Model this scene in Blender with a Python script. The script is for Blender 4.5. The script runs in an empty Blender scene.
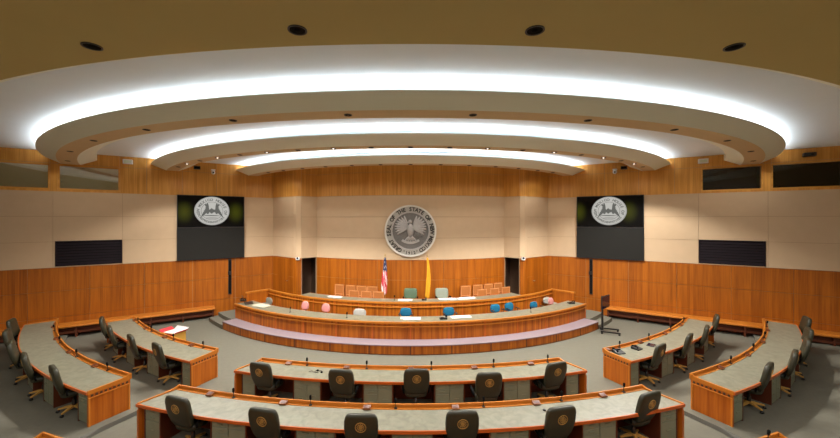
import bpy, bmesh, math, random
from mathutils import Vector, Matrix
random.seed(7)
SC = bpy.context.scene
COL = SC.collection
PI = math.pi
CY = 24.2            # the whole room is drawn round this centre (0, CY)
F = 350.0
def R_(d): return math.radians(d)
ORD = ['first','second','third','fourth','fifth','sixth','seventh','eighth','ninth','tenth','eleventh','twelfth',
       'thirteenth','fourteenth','fifteenth','sixteenth','seventeenth','eighteenth','nineteenth','twentieth']

# ------------------------------------------------------------------ materials
def nt(name):
    m = bpy.data.materials.new(name); m.use_nodes = True
    n = m.node_tree; n.nodes.clear()
    out = n.nodes.new('ShaderNodeOutputMaterial')
    b = n.nodes.new('ShaderNodeBsdfPrincipled')
    n.links.new(b.outputs[0], out.inputs[0])
    return m, n, b, out
def N(n, t, **kw):
    x = n.nodes.new(t)
    for k, v in kw.items(): setattr(x, k, v)
    return x
def plain(name, col, rough=.5, metal=0., noise=0., nscale=20., bump=0., spec=.5, sheen=0.):
    m, n, b, out = nt(name)
    b.inputs['Roughness'].default_value = rough
    b.inputs['Metallic'].default_value = metal
    b.inputs['Specular IOR Level'].default_value = spec
    b.inputs['Base Color'].default_value = (*col, 1)
    if noise or bump:
        tc = N(n, 'ShaderNodeTexCoord'); no = N(n, 'ShaderNodeTexNoise')
        no.inputs['Scale'].default_value = nscale; no.inputs['Detail'].default_value = 4
        n.links.new(tc.outputs['Object'], no.inputs['Vector'])
        if noise:
            mr = N(n, 'ShaderNodeMapRange')
            mr.inputs['To Min'].default_value = 1 - noise; mr.inputs['To Max'].default_value = 1 + noise
            n.links.new(no.outputs[0], mr.inputs[0])
            mx = N(n, 'ShaderNodeVectorMath', operation='SCALE'); mx.inputs[0].default_value = col
            n.links.new(mr.outputs[0], mx.inputs['Scale']); n.links.new(mx.outputs[0], b.inputs['Base Color'])
        if bump:
            bp = N(n, 'ShaderNodeBump'); bp.inputs['Strength'].default_value = bump; bp.inputs['Distance'].default_value = .01
            n.links.new(no.outputs[0], bp.inputs['Height']); n.links.new(bp.outputs[0], b.inputs['Normal'])
    return m
def wood(name, dark, light, rough=.38, pw=.16, var=.35, fine=26.):
    """UV in metres, grain along V, boards side by side along U"""
    m, n, b, out = nt(name)
    uv = N(n, 'ShaderNodeUVMap'); sp = N(n, 'ShaderNodeSeparateXYZ'); n.links.new(uv.outputs[0], sp.inputs[0])
    dv = N(n, 'ShaderNodeMath', operation='DIVIDE'); dv.inputs[1].default_value = pw; n.links.new(sp.outputs[0], dv.inputs[0])
    fl = N(n, 'ShaderNodeMath', operation='FLOOR'); n.links.new(dv.outputs[0], fl.inputs[0])
    wn = N(n, 'ShaderNodeTexWhiteNoise', noise_dimensions='1D'); n.links.new(fl.outputs[0], wn.inputs['W'])
    cb = N(n, 'ShaderNodeCombineXYZ')
    mu = N(n, 'ShaderNodeMath', operation='MULTIPLY'); mu.inputs[1].default_value = fine; n.links.new(sp.outputs[0], mu.inputs[0])
    mv = N(n, 'ShaderNodeMath', operation='MULTIPLY'); mv.inputs[1].default_value = .9; n.links.new(sp.outputs[1], mv.inputs[0])
    n.links.new(mu.outputs[0], cb.inputs[0]); n.links.new(mv.outputs[0], cb.inputs[1]); n.links.new(wn.outputs[0], cb.inputs[2])
    no = N(n, 'ShaderNodeTexNoise'); no.inputs['Scale'].default_value = 1.; no.inputs['Detail'].default_value = 4
    n.links.new(cb.outputs[0], no.inputs['Vector'])
    cb2 = N(n, 'ShaderNodeCombineXYZ'); 
    mu2 = N(n, 'ShaderNodeMath', operation='MULTIPLY'); mu2.inputs[1].default_value = 2.2; n.links.new(sp.outputs[0], mu2.inputs[0])
    n.links.new(mu2.outputs[0], cb2.inputs[0]); n.links.new(mv.outputs[0], cb2.inputs[1])
    no2 = N(n, 'ShaderNodeTexNoise'); no2.inputs['Scale'].default_value = .5; n.links.new(cb2.outputs[0], no2.inputs['Vector'])
    a = N(n, 'ShaderNodeMath', operation='MULTIPLY'); a.inputs[1].default_value = var; n.links.new(wn.outputs[0], a.inputs[0])
    c = N(n, 'ShaderNodeMath', operation='MULTIPLY_ADD'); c.inputs[1].default_value = 1.1; n.links.new(no.outputs[0], c.inputs[0]); n.links.new(a.outputs[0], c.inputs[2])
    d = N(n, 'ShaderNodeMath', operation='MULTIPLY_ADD'); d.inputs[1].default_value = .5; n.links.new(no2.outputs[0], d.inputs[0]); n.links.new(c.outputs[0], d.inputs[2])
    e = N(n, 'ShaderNodeMath', operation='SUBTRACT'); e.inputs[1].default_value = .25 + var * .5; n.links.new(d.outputs[0], e.inputs[0])
    cr = N(n, 'ShaderNodeValToRGB')
    cr.color_ramp.elements[0].position = .2; cr.color_ramp.elements[0].color = (*dark, 1)
    cr.color_ramp.elements[1].position = .85; cr.color_ramp.elements[1].color = (*light, 1)
    n.links.new(e.outputs[0], cr.inputs[0]); n.links.new(cr.outputs[0], b.inputs['Base Color'])
    b.inputs['Roughness'].default_value = rough
    b.inputs['Specular IOR Level'].default_value = .35
    return m
def emit(name, col, s):
    m = bpy.data.materials.new(name); m.use_nodes = True; n = m.node_tree; n.nodes.clear()
    out = N(n, 'ShaderNodeOutputMaterial'); e = N(n, 'ShaderNodeEmission')
    e.inputs[0].default_value = (*col, 1); e.inputs[1].default_value = s
    n.links.new(e.outputs[0], out.inputs[0]); return m
def laminate(name, c1, c2):
    m, n, b, out = nt(name)
    tc = N(n, 'ShaderNodeTexCoord'); no = N(n, 'ShaderNodeTexNoise'); no.inputs['Scale'].default_value = 5; no.inputs['Detail'].default_value = 6
    no.inputs['Distortion'].default_value = 1.2
    n.links.new(tc.outputs['Object'], no.inputs['Vector'])
    cr = N(n, 'ShaderNodeValToRGB'); cr.color_ramp.elements[0].position = .35; cr.color_ramp.elements[1].position = .65
    cr.color_ramp.elements[0].color = (*c1, 1); cr.color_ramp.elements[1].color = (*c2, 1)
    n.links.new(no.outputs[0], cr.inputs[0]); n.links.new(cr.outputs[0], b.inputs['Base Color'])
    b.inputs['Roughness'].default_value = .4
    return m

M = {}
M['wood_wall'] = wood('honey wood wall veneer', (.235,.058,.003), (.42,.118,.007), rough=.42, pw=.10, var=.36)
M['wood_cove_lit'] = wood('cove lit honey wood veneer', (.52,.22,.037), (.74,.37,.08), rough=.42, pw=.10, var=.3)  # lighter copy of the wall wood, cove light put into its colour
M['wood_desk'] = wood('orange wood desk boards', (.29,.062,.004), (.50,.135,.010), pw=.075, var=.4, rough=.35)
M['wood_flute'] = wood('fluted orange wood front', (.24,.052,.004), (.50,.142,.010), pw=.08, var=.5, rough=.38)
M['wood_rail'] = wood('orange wood rail', (.40,.12,.012), (.60,.205,.024), pw=.5, var=.15, rough=.33)
M['wood_edge'] = wood('red brown wood edge band', (.42,.085,.01), (.55,.12,.015), pw=.5, var=.15, rough=.33)
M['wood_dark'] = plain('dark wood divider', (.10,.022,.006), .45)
M['box_brown'] = plain('brown box', (.22,.065,.015), .5)
M['seam'] = plain('dark panel seam', (.06,.03,.015), .8)
M['seam_beige'] = plain('brown panel seam', (.36,.24,.14), .8)
M['beige'] = plain('beige wall fabric', (.58,.42,.265), .85, noise=.05, nscale=3, spec=.2)
M['ceiling'] = plain('white painted ceiling', (.80,.85,.88), .8, noise=.02, nscale=2, spec=.2)
M['ring'] = plain('cream plaster fascia', (.80,.81,.69), .8, spec=.2)
M['soffit'] = plain('tan plaster soffit', (.64,.48,.28), .75, spec=.2)
M['soffit_main'] = plain('ochre plaster soffit', (.54,.43,.175), .7, noise=.05, nscale=1.2, spec=.2)
M['carpet'] = plain('grey beige carpet', (.160,.150,.115), .95, noise=.10, nscale=9, bump=.3, spec=.1)
M['carpet_step'] = plain('mauve grey carpet', (.25,.19,.20), .95, noise=.06, nscale=12, spec=.1)
M['curb'] = plain('grey rubber curb', (.125,.12,.10), .8)
M['laminate'] = laminate('speckled grey green laminate', (.165,.156,.108), (.225,.215,.152))
M['pedestal'] = plain('grey green laminate pedestal', (.18,.195,.125), .5, noise=.12, nscale=8)
M['pedestal_drawer'] = plain('grey green drawer front', (.20,.215,.14), .45, noise=.12, nscale=8)
M['leather'] = plain('dark olive leather', (.028,.026,.012), .48, noise=.1, nscale=10, bump=.15)
M['leather_green'] = plain('green leather', (.06,.10,.05), .45, noise=.1, nscale=10)
M['leather_grey'] = plain('pale grey green leather', (.22,.24,.18), .5, noise=.1, nscale=10)
M['gold'] = plain('gold embroidery', (.45,.27,.07), .5, metal=.3)
M['black'] = plain('black plastic', (.012,.012,.012), .4)
M['blackmat'] = plain('matt black', (.008,.008,.008), .9, spec=.1)
M['gasmetal'] = plain('dark metal', (.08,.08,.08), .35, metal=.8)
M['legwood'] = plain('golden wood chair base', (.55,.30,.07), .4, noise=.1)
M['blue'] = plain('teal blue fabric', (.0,.11,.20), .85, noise=.1, nscale=30)
M['pink'] = plain('pink fabric', (.58,.25,.23), .85, noise=.08, nscale=30)
M['white_fabric'] = plain('off white fabric', (.38,.36,.32), .85, noise=.08, nscale=30)
M['grey_fabric'] = plain('grey fabric', (.20,.18,.14), .85, noise=.08, nscale=30)
M['paper'] = plain('white paper', (.78,.74,.68), .8)
M['paper_cream'] = plain('cream paper', (.60,.55,.42), .8)
M['white'] = plain('white plastic', (.75,.75,.73), .45)
M['lens'] = plain('dark glossy lens', (.01,.012,.03), .1)
M['metal_silver'] = plain('brushed silver', (.66,.64,.57), .45, metal=.15, noise=.12, nscale=9)
M['metal_relief'] = plain('aged silver relief', (.17,.16,.148), .45, metal=.25, noise=.2, nscale=14)
M['metal_light'] = plain('light silver relief', (.42,.40,.38), .42, metal=.25, noise=.15, nscale=14)
M['band'] = plain('silver letter band', (.42,.40,.35), .45, metal=.15, noise=.12, nscale=9)
M['letter'] = plain('dark bronze letters', (.03,.025,.02), .5)
M['chrome'] = plain('chrome', (.75,.75,.75), .15, metal=1)
M['louvre'] = plain('dark louvre', (.012,.007,.010), .7, spec=.2)
M['red'] = plain('red card', (.62,.02,.03), .6)
M['yellow_card'] = plain('ochre carton', (.62,.33,.05), .7)
M['flag_yellow'] = plain('yellow flag cloth', (.78,.35,.008), .75, noise=.05)
M['flag_red'] = plain('red flag cloth', (.55,.03,.05), .75)
M['flag_white'] = plain('white flag cloth', (.75,.70,.68), .75)
M['flag_blue'] = plain('navy flag cloth', (.03,.04,.10), .75)
M['brass'] = plain('brass pole', (.55,.38,.15), .3, metal=.8)
M['seat_wood'] = wood('brown chair wood', (.50,.19,.06), (.75,.34,.13), pw=.12, var=.3)
M['seat_fabric'] = plain('russet woven seat back', (.40,.135,.025), .8, noise=.25, nscale=25)
M['reflection_panel'] = plain('pale green blind', (.62,.70,.55), .8, noise=.06, nscale=3)  # ceiling reflection in left panes put into this pale green; box covers share it
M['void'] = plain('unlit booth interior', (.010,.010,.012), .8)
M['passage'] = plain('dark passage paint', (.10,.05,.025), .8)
M['screen_low'] = plain('switched off screen', (.018,.018,.016), .35, spec=.3)
M['cove'] = emit('cove lamp tube', (.96, .985, 1.), 17.)
m, n, b, out = nt('window glass')
tr = N(n, 'ShaderNodeBsdfTransparent'); gl = N(n, 'ShaderNodeBsdfGlossy'); gl.inputs['Roughness'].default_value = .02
fr = N(n, 'ShaderNodeFresnel'); fr.inputs[0].default_value = 1.5; mx = N(n, 'ShaderNodeMixShader')
n.links.new(fr.outputs[0], mx.inputs[0]); n.links.new(tr.outputs[0], mx.inputs[1]); n.links.new(gl.outputs[0], mx.inputs[2]); n.links.new(mx.outputs[0], out.inputs[0])
M['glass'] = m
m, n, b, out = nt('coated window glass')
tr = N(n, 'ShaderNodeBsdfTransparent'); gl = N(n, 'ShaderNodeBsdfGlossy'); gl.inputs['Roughness'].default_value = .03
mx = N(n, 'ShaderNodeMixShader'); mx.inputs[0].default_value = .5
n.links.new(tr.outputs[0], mx.inputs[1]); n.links.new(gl.outputs[0], mx.inputs[2]); n.links.new(mx.outputs[0], out.inputs[0])
M['glass_coated'] = m
# picture shown on the upper screens: near black with two soft green glows (UV in metres)
m, n, b, out = nt('lit screen picture')
uv = N(n, 'ShaderNodeUVMap'); acc = None
for cx_ in (-1.05, 1.05):
    vm = N(n, 'ShaderNodeVectorMath', operation='SUBTRACT'); vm.inputs[1].default_value = (cx_, 0, 0); n.links.new(uv.outputs[0], vm.inputs[0])
    vs = N(n, 'ShaderNodeVectorMath', operation='MULTIPLY'); vs.inputs[1].default_value = (2.2, 1.6, 1); n.links.new(vm.outputs[0], vs.inputs[0])
    vl = N(n, 'ShaderNodeVectorMath', operation='LENGTH'); n.links.new(vs.outputs[0], vl.inputs[0])
    mr = N(n, 'ShaderNodeMapRange', interpolation_type='SMOOTHSTEP'); mr.inputs['From Min'].default_value = 0; mr.inputs['From Max'].default_value = 1
    mr.inputs['To Min'].default_value = 1; mr.inputs['To Max'].default_value = 0; n.links.new(vl.outputs['Value'], mr.inputs[0])
    if acc is None: acc = mr
    else:
        ad = N(n, 'ShaderNodeMath', operation='ADD'); n.links.new(acc.outputs[0], ad.inputs[0]); n.links.new(mr.outputs[0], ad.inputs[1]); acc = ad
b.inputs['Base Color'].default_value = (.004,.004,.004,1); b.inputs['Roughness'].default_value = .2; b.inputs['Specular IOR Level'].default_value = .2
b.inputs['Emission Color'].default_value = (.035,.038,.002,1)
n.links.new(acc.outputs[0], b.inputs['Emission Strength'])
M['screen_lit'] = m
M['scr_white'] = emit('screen seal white', (.40,.39,.36), 1.)
M['scr_dark'] = emit('screen seal ink', (.10,.10,.09), 1.)
M['scr_mid'] = emit('screen seal grey', (.11,.11,.10), 1.)

# ------------------------------------------------------------------ mesh builder
class MB:
    def __init__(s): s.bm = bmesh.new(); s.T = Matrix.Identity(4)
    def v(s, p): return s.bm.verts.new(s.T @ Vector(p))
    def f(s, vs, mi=0, smooth=False):
        try: x = s.bm.faces.new(vs)
        except ValueError: return None
        x.material_index = mi; x.smooth = smooth; return x
    def box(s, x0, x1, y0, y1, z0, z1, mi=0, taper=0.):
        t = taper
        v = [s.v(p) for p in ((x0,y0,z0),(x1,y0,z0),(x1,y1,z0),(x0,y1,z0),(x0+t,y0+t,z1),(x1-t,y0+t,z1),(x1-t,y1-t,z1),(x0+t,y1-t,z1))]
        for q in ((3,2,1,0),(4,5,6,7),(0,1,5,4),(1,2,6,5),(2,3,7,6),(3,0,4,7)): s.f([v[i] for i in q], mi)
        return s
    def rbox(s, x0, x1, y0, y1, z0, z1, b=.01, mi=0):
        """box with chamfered edges"""
        vs = []
        for z, k in ((z0, b), (z0+b, 0), (z1-b, 0), (z1, b)):
            ring = [(x0+b+k,y0+k),(x1-b-k,y0+k),(x1-k,y0+b+k),(x1-k,y1-b-k),(x1-b-k,y1-k),(x0+b+k,y1-k),(x0+k,y1-b-k),(x0+k,y0+b+k)]
            vs.append([s.v((x,y,z)) for x, y in ring])
        for a, c in zip(vs, vs[1:]):
            for i in range(8): s.f([a[i], a[(i+1)%8], c[(i+1)%8], c[i]], mi)
        s.f(vs[0][::-1], mi); s.f(vs[-1], mi); return s
    def rings(s, rings, mi=0, smooth=True, cap=True):
        vs = [[s.v(p) for p in r] for r in rings]; n = len(vs[0])
        for a, c in zip(vs, vs[1:]):
            for i in range(n): s.f([a[i], a[(i+1)%n], c[(i+1)%n], c[i]], mi, smooth)
        if cap: s.f(vs[0][::-1], mi, smooth); s.f(vs[-1], mi, smooth)
        return s
    def tube(s, pts, r, n=8, mi=0, smooth=True):
        pts = [Vector(p) for p in pts]; rr = r if isinstance(r, (list, tuple)) else [r]*len(pts); out = []
        for i, p in enumerate(pts):
            t = (pts[min(i+1, len(pts)-1)] - pts[max(i-1, 0)]).normalized()
            a = t.cross(Vector((0,0,1)) if abs(t.z) < .9 else Vector((1,0,0))).normalized(); c = t.cross(a)
            out.append([p + rr[i]*(math.cos(2*PI*k/n)*a + math.sin(2*PI*k/n)*c) for k in range(n)])
        return s.rings([o[::-1] for o in out], mi, smooth)
    def ball(s, c, r, nu=14, nv=8, mi=0):
        c = Vector(c); r = (r,)*3 if not isinstance(r, (tuple, list)) else r
        return s.rings([[ (c.x+r[0]*math.sin(PI*j/nv)*math.cos(2*PI*i/nu), c.y+r[1]*math.sin(PI*j/nv)*math.sin(2*PI*i/nu), c.z-r[2]*math.cos(PI*j/nv)) for i in range(nu)]
                 for j in [.15]+list(range(1,nv))+[nv-.15]], mi)
    def arc(s, prof, t0, t1, n=None, mi=0, mis=None, smooth=False):
        """sweep the closed (R, z) profile round the room centre from t0 to t1 (radians, or functions of R)"""
        g0 = t0 if callable(t0) else (lambda r: t0); g1 = t1 if callable(t1) else (lambda r: t1)
        if n is None: n = max(2, int(abs(g1(prof[0][0]) - g0(prof[0][0])) / R_(1.0)))
        st = []
        for i in range(n+1):
            k = i/n; row = []
            for r, z in prof:
                t = g0(r) + (g1(r)-g0(r))*k
                row.append(s.v((r*math.sin(t), CY - r*math.cos(t), z)))
            st.append(row)
        m = len(prof)
        for a, c in zip(st, st[1:]):
            for j in range(m):
                s.f([a[j], c[j], c[(j+1)%m], a[(j+1)%m]], (mis[j] if mis else mi), smooth)
        s.f(st[0], mi); s.f(st[-1][::-1], mi); return s
    def arcbox(s, r0, r1, z0, z1, t0, t1, mi=0, n=None):
        return s.arc([(r0,z0),(r0,z1),(r1,z1),(r1,z0)], t0, t1, n, mi)

def MX(loc=(0,0,0), rz=0): return Matrix.Translation(loc) @ Matrix.Rotation(rz, 4, 'Z')
def polar(r, tdeg, z=0):
    t = R_(tdeg); return Vector((r*math.sin(t), CY - r*math.cos(t), z))
WM = {}
def root(name, loc=(0,0,0), rz=0, label=None, cat=None, group=None, kind=None):
    o = bpy.data.objects.new(name, None); COL.objects.link(o); o.empty_display_size = .1
    o.location = loc; o.rotation_euler = (0,0,rz); WM[o.name] = MX(loc, rz)
    tag(o, label, cat, group, kind); return o
def tag(o, label=None, cat=None, group=None, kind=None):
    if label: o['label'] = label
    if cat: o['category'] = cat
    if group: o['group'] = group
    if kind: o['kind'] = kind
    return o
def build(name, mb, mats, parent=None, uv='box', grain='v', world=False, sub=0, origin=None):
    """link the mesh; world=True: coordinates are world ones and get carried into the parent's (or origin's) frame"""
    bm = mb.bm
    bmesh.ops.recalc_face_normals(bm, faces=bm.faces[:])
    L = bm.loops.layers.uv.new('UVMap')
    for f in bm.faces:
        nz = abs(f.normal.z); nn = f.normal
        for l in f.loops:
            p = l.vert.co
            if uv == 'arc':
                c = f.calc_center_median(); tc = math.atan2(c.x, CY-c.y); rm = math.hypot(c.x, CY-c.y)
                t = math.atan2(p.x, CY-p.y); r = math.hypot(p.x, CY-p.y)
                tang = abs(nn.x*math.cos(tc) + nn.y*math.sin(tc))
                if nz > .7: a = (t*rm, r)
                elif tang > .7: a = (r, p.z)
                else: a = (t*12., p.z)
            else:
                if nz > .7: a = (p.x, p.y)
                else:
                    tx, ty = -nn.y, nn.x; h = math.hypot(tx, ty) or 1
                    a = ((p.x*tx+p.y*ty)/h, p.z)
            if grain == 'u': a = (a[1], a[0])
            l[L].uv = a
    pm = None
    if parent is not None and world: pm = WM[parent.name]
    elif origin is not None: pm = MX(*origin)
    if pm is not None: bm.transform(pm.inverted())
    me = bpy.data.meshes.new(name); bm.to_mesh(me); bm.free()
    for m in (mats if isinstance(mats, (list, tuple)) else [mats]): me.materials.append(m)
    o = bpy.data.objects.new(name, me); COL.objects.link(o)
    if parent is not None:
        o.parent = parent
        if parent.name in WM: WM[o.name] = WM[parent.name] if world else WM[parent.name]
    elif origin is not None:
        o.matrix_world = pm; WM[o.name] = pm.copy()
    if parent is None and origin is None: WM[o.name] = Matrix.Identity(4)
    if sub:
        md = o.modifiers.new('smooth', 'SUBSURF'); md.levels = sub; md.render_levels = sub
    return o
def copy_tree(o, parent=None):
    c = o.copy(); COL.objects.link(c); c.parent = parent
    for ch in list(o.children): copy_tree(ch, c)
    return c
KIDS = {}
def kids(o): return [x for x in bpy.data.objects if x.parent == o]
def clone(proto, loc, rz, label, group=None):
    c = copy_tree(proto); c.location = loc; c.rotation_euler = (0,0,rz); c['label'] = label
    if group: c['group'] = group
    return c
class Kit:
    """first use hands out the prototype itself, later ones copies"""
    def __init__(s, proto): s.p = proto; s.used = False
    def put(s, loc, rz, label, group=None):
        if not s.used:
            s.used = True; o = s.p; o.location = loc; o.rotation_euler = (0,0,rz); o['label'] = label
            if group: o['group'] = group
            return o
        return clone(s.p, loc, rz, label, group)

# ------------------------------------------------------------------ room plan
CORNER = (7.1, 18.1); SLOPE = .6475; XS = 19.0; YB = -6.0
def wallY(x): return CORNER[1] - (abs(x) - CORNER[0])*SLOPE
def inside(x, y):
    if abs(x) > XS or y < YB: return False
    if abs(x) > CORNER[0]: return y < wallY(x)
    return y < 19.5
from functools import lru_cache
@lru_cache(None)
def tlim(r):
    t = R_(20)
    while inside(r*math.sin(t), CY - r*math.cos(t)) and t < R_(88): t += R_(.02)
    return t
TL0 = lambda r: -tlim(round(r, 3)) ; TL1 = lambda r: tlim(round(r, 3))
DW = Vector((math.cos(math.atan(SLOPE)), math.sin(math.atan(SLOPE)), 0))   # along the left slanted wall, towards the corner
LW0 = Vector((-XS, wallY(XS), 0))
LEN = (Vector((-CORNER[0], CORNER[1], 0)) - LW0).length
ANG = math.atan(SLOPE)
def bear_u(k):
    """distance along the left slanted wall at which the line of sight x = k*y meets it"""
    # (-XS + u*c) = k*(wy + u*s)
    return (k*LW0.y + XS) / (DW.x - k*DW.y)
def pu(px): return bear_u((px - 410.5)/F)
ZW, ZB, ZC = 2.70, 5.70, 7.25
def slantmat(side):
    """frame of a slanted wall: X along the wall towards the centre wall (left) , Y into the wall, Z up"""
    if side == 'left': return MX(LW0, ANG)
    return None

def wallframe(A, B):
    d = Vector((B[0]-A[0], B[1]-A[1], 0)); L = d.length
    return MX((A[0], A[1], 0), math.atan2(d.y, d.x)), L

# ---- floor and ceiling
def outline_front(n=1):
    return None
mb = MB()
pts = [(-XS-.3,YB-.3,-.1),(XS+.3,YB-.3,-.1),(XS+.3,wallY(XS)+.2,-.1),(CORNER[0],21,-.1),(-CORNER[0],21,-.1),(-XS-.3,wallY(XS)+.2,-.1)]
lo = [mb.v(p) for p in pts]; hi = [mb.v((p[0],p[1],0)) for p in pts]
mb.f(lo[::-1]); mb.f(hi)
for i in range(6): mb.f([lo[i], lo[(i+1)%6], hi[(i+1)%6], hi[i]])
tag(build('floor', mb, M['carpet']), kind='structure')
# raised carpet platforms under the outer side desks
for sg, nm in ((-1,'floor_left'),(1,'floor_right')):
    mb = MB()
    a0, a1 = (lambda r: sg*R_(21.9), lambda r: sg*(tlim(round(r,3))-R_(.6)))
    r0, r1 = 17.02, 22.6
    w1 = []
    for q in range(13):
        rr = 17.02 + (22.6-17.02)*q/12; wq = R_(1.0)*max(0, min(1, (q-2)/5))+R_(.01)
        tt, tb = sg*R_(21.9), sg*(R_(21.9)-wq)
        w1.append([mb.v((rr*math.sin(tt), CY-rr*math.cos(tt), .099)), mb.v((rr*math.sin(tb), CY-rr*math.cos(tb), .001)), mb.v((rr*math.sin(tt), CY-rr*math.cos(tt), .001))])
    for a_, b_ in zip(w1, w1[1:]):
        for q in range(3): mb.f([a_[q], b_[q], b_[(q+1)%3], a_[(q+1)%3]], 3 if w1.index(a_) < 4 else 2)
    mb.f(w1[0], 2); mb.f(w1[-1][::-1], 2)
    mb.arc([(r0,.001),(r0,.1),(r1,.1),(r1,.001)], a0, a1, 40, mis=[1,0,1,1])
    for f in mb.bm.faces:
        if f.material_index >= 2: f.material_index -= 2
        elif abs(f.calc_center_median().z - .05) < .04: f.material_index = 1
    tag(build(nm, mb, [M['carpet'], M['curb']], uv='arc'), kind='structure')
mb = MB()
mb.box(-XS-.3, XS+.3, YB-.3, 21, ZC, ZC+.1)
tag(build('ceiling', mb, M['ceiling']), kind='structure')
# main lowered ceiling round the opening
mb = MB()
RM, ZM = 19.64, 6.88
poly_n = 160; tm = tlim(RM)
inn, mid_, top_, outr = [], [], [], []
for i in range(poly_n+1):
    t = -tm + 2*tm*i/poly_n
    d = RM
    while inside(d*math.sin(t), CY-d*math.cos(t)) and d < 60: d += .02
    rr = [RM-.16, RM, d]
    inn.append(mb.v((rr[0]*math.sin(t), CY-rr[0]*math.cos(t), ZC)))
    mid_.append(mb.v((rr[0]*math.sin(t), CY-rr[0]*math.cos(t), ZM+.08)))
    top_.append(mb.v((rr[1]*math.sin(t), CY-rr[1]*math.cos(t), ZM)))
    outr.append(mb.v((rr[2]*math.sin(t), CY-rr[2]*math.cos(t), ZM)))
for i in range(poly_n):
    mb.f([inn[i], inn[i+1], mid_[i+1], mid_[i]], 1); mb.f([mid_[i], mid_[i+1], top_[i+1], top_[i]], 1)
    mb.f([top_[i], top_[i+1], outr[i+1], outr[i]], 0)
tag(build('ceiling_soffit', mb, [M['soffit_main'], M['ring']]), kind='structure')

# ---- three curved ceiling rings with coves and lamps
RINGS = [(17.70,17.23,16.69),(14.43,13.87,13.43),(11.10,10.52,10.10)]
for k, (ra, rb, rc) in enumerate(RINGS):
    mb = MB(); zl, zb = 7.0, 6.77
    #            lip          bottom out  bottom in   up to ceiling  trough wall        trough floor         behind lip
    prof = [(ra,zl),(rb,zb),(rc,zb),(rc-.5,zl),(rc-.5,ZC-.005),(rc+.1,ZC-.005),(rc+.14,zb+.1),(rb+.05,zb+.1),(ra-.03,zl)]
    mb.arc(prof, TL0, TL1, 130, mis=[0,1,0,0,2,2,2,2,0])
    tag(build('ceiling_ring', mb, [M['ring'], M['soffit'], M['ceiling']], uv='arc'), kind='structure')
    mb = MB()
    rl = ra - .25
    mb.arc([(rl-.045,6.97),(rl+.045,6.965),(rl+.045,6.95),(rl-.045,6.95)], lambda r: TL0(r)+R_(.5), lambda r: TL1(r)-R_(.5), 90, mis=[0,1,1,1])
    o = build('cove_lamp', mb, [M['cove'], M['white']], uv='arc', origin=((0, CY-rl, 6.925), 0))
    tag(o, ['long curved cove light glowing behind the lip of the outermost, largest ceiling ring','curved cove light glowing behind the middle of the three ceiling rings','curved cove light glowing behind the smallest, farthest ceiling ring'][k], 'cove light', 'cove lights behind the ceiling rings')

# ---- downlights
M['lens_lit'] = emit('lit lamp lens', (1,.95,.88), 3.)
def make_downlight(r, lit=False):
    o = root('downlight', label='x', cat='downlight')
    mb = MB(); n = 20
    def ring(rr, z): return [(rr*math.cos(2*PI*i/n), rr*math.sin(2*PI*i/n), z) for i in range(n)]
    mb.rings([ring(r, -.001), ring(r, -.012), ring(r*.86, -.014), ring(r*.80, -.002)], smooth=False)
    build('trim_ring', mb, M['gasmetal'], o)
    mb = MB(); mb.rings([ring(r*.81, -.003), ring(r*.81, -.006)], smooth=False)
    build('baffle', mb, M['blackmat'], o)
    mb = MB(); mb.ball((0,0,-.008), (r*.35,r*.35,.012), 12, 6)
    build('lens', mb, M['lens_lit'] if lit else M['lens'] if r < .1 else M['blackmat'], o)
    return o
LAMPS = []
def lamp(loc, energy, size=145, blend=.35, col=(1,.93,.82), rad=.06, aim=None):
    key = (energy, size)
    if key not in LD:
        l = bpy.data.lights.new('lamp', 'SPOT'); l.energy = energy; l.spot_size = R_(size); l.spot_blend = blend
        l.color = (1,.975,.93); l.shadow_soft_size = rad; LD[key] = l
    return LD[key]
LD = {}
def downlights(kit, r, z, angs, energy, size, labf, group, lit=None):
    for i, a in enumerate(angs):
        on = lit is None or i in lit
        o = (kit_lit if (lit is not None and on) else kit).put(polar(r, a, z), R_(a), labf(i), group)
        if not on: continue
        l = bpy.data.objects.new('lamp', lamp(None, energy, size)); COL.objects.link(l); l.parent = o; l.location = (0,0,-.09)
kit_lit = Kit(make_downlight(.085, True)); kit_big = Kit(make_downlight(.115)); kit_small = Kit(make_downlight(.085))
E_MAIN, E_R1, E_R2, E_R3 = 40, 14, 370, 30; E_FILL = 95
downlights(kit_big, 20.03, ZM, [-12.1,-3.9,4.3,12.35], E_MAIN, 168, lambda i: f"round black recessed downlight in the broad ochre ceiling, {['leftmost','second from the left','third from the left','rightmost'][i]} of four", 'downlights in the broad ceiling')
a1 = sorted([s*(4.4+8.9*k) for k in range(6) for s in (-1,1)])
downlights(kit_small, 16.96, 6.77, a1, E_R1, 168, lambda i: f"small dark recessed downlight under the largest ceiling ring, {ORD[i]} from the left", 'downlights under the largest ring')
a2 = [-45+5*k for k in range(19)]
downlights(kit_small, 13.65, 6.77, a2, E_R2, 130, lambda i: f"small dark recessed downlight under the middle ceiling ring, {ORD[i]} from the left", 'downlights under the middle ring', lit={1,3,5,7,11,13,15,17})
a3 = [-40+6.67*k for k in range(13)]
downlights(kit_small, 10.31, 6.77, a3, E_R3, 120, lambda i: f"small dark recessed downlight under the farthest ceiling ring, {ORD[i]} from the left", 'downlights under the farthest ring')

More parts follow.
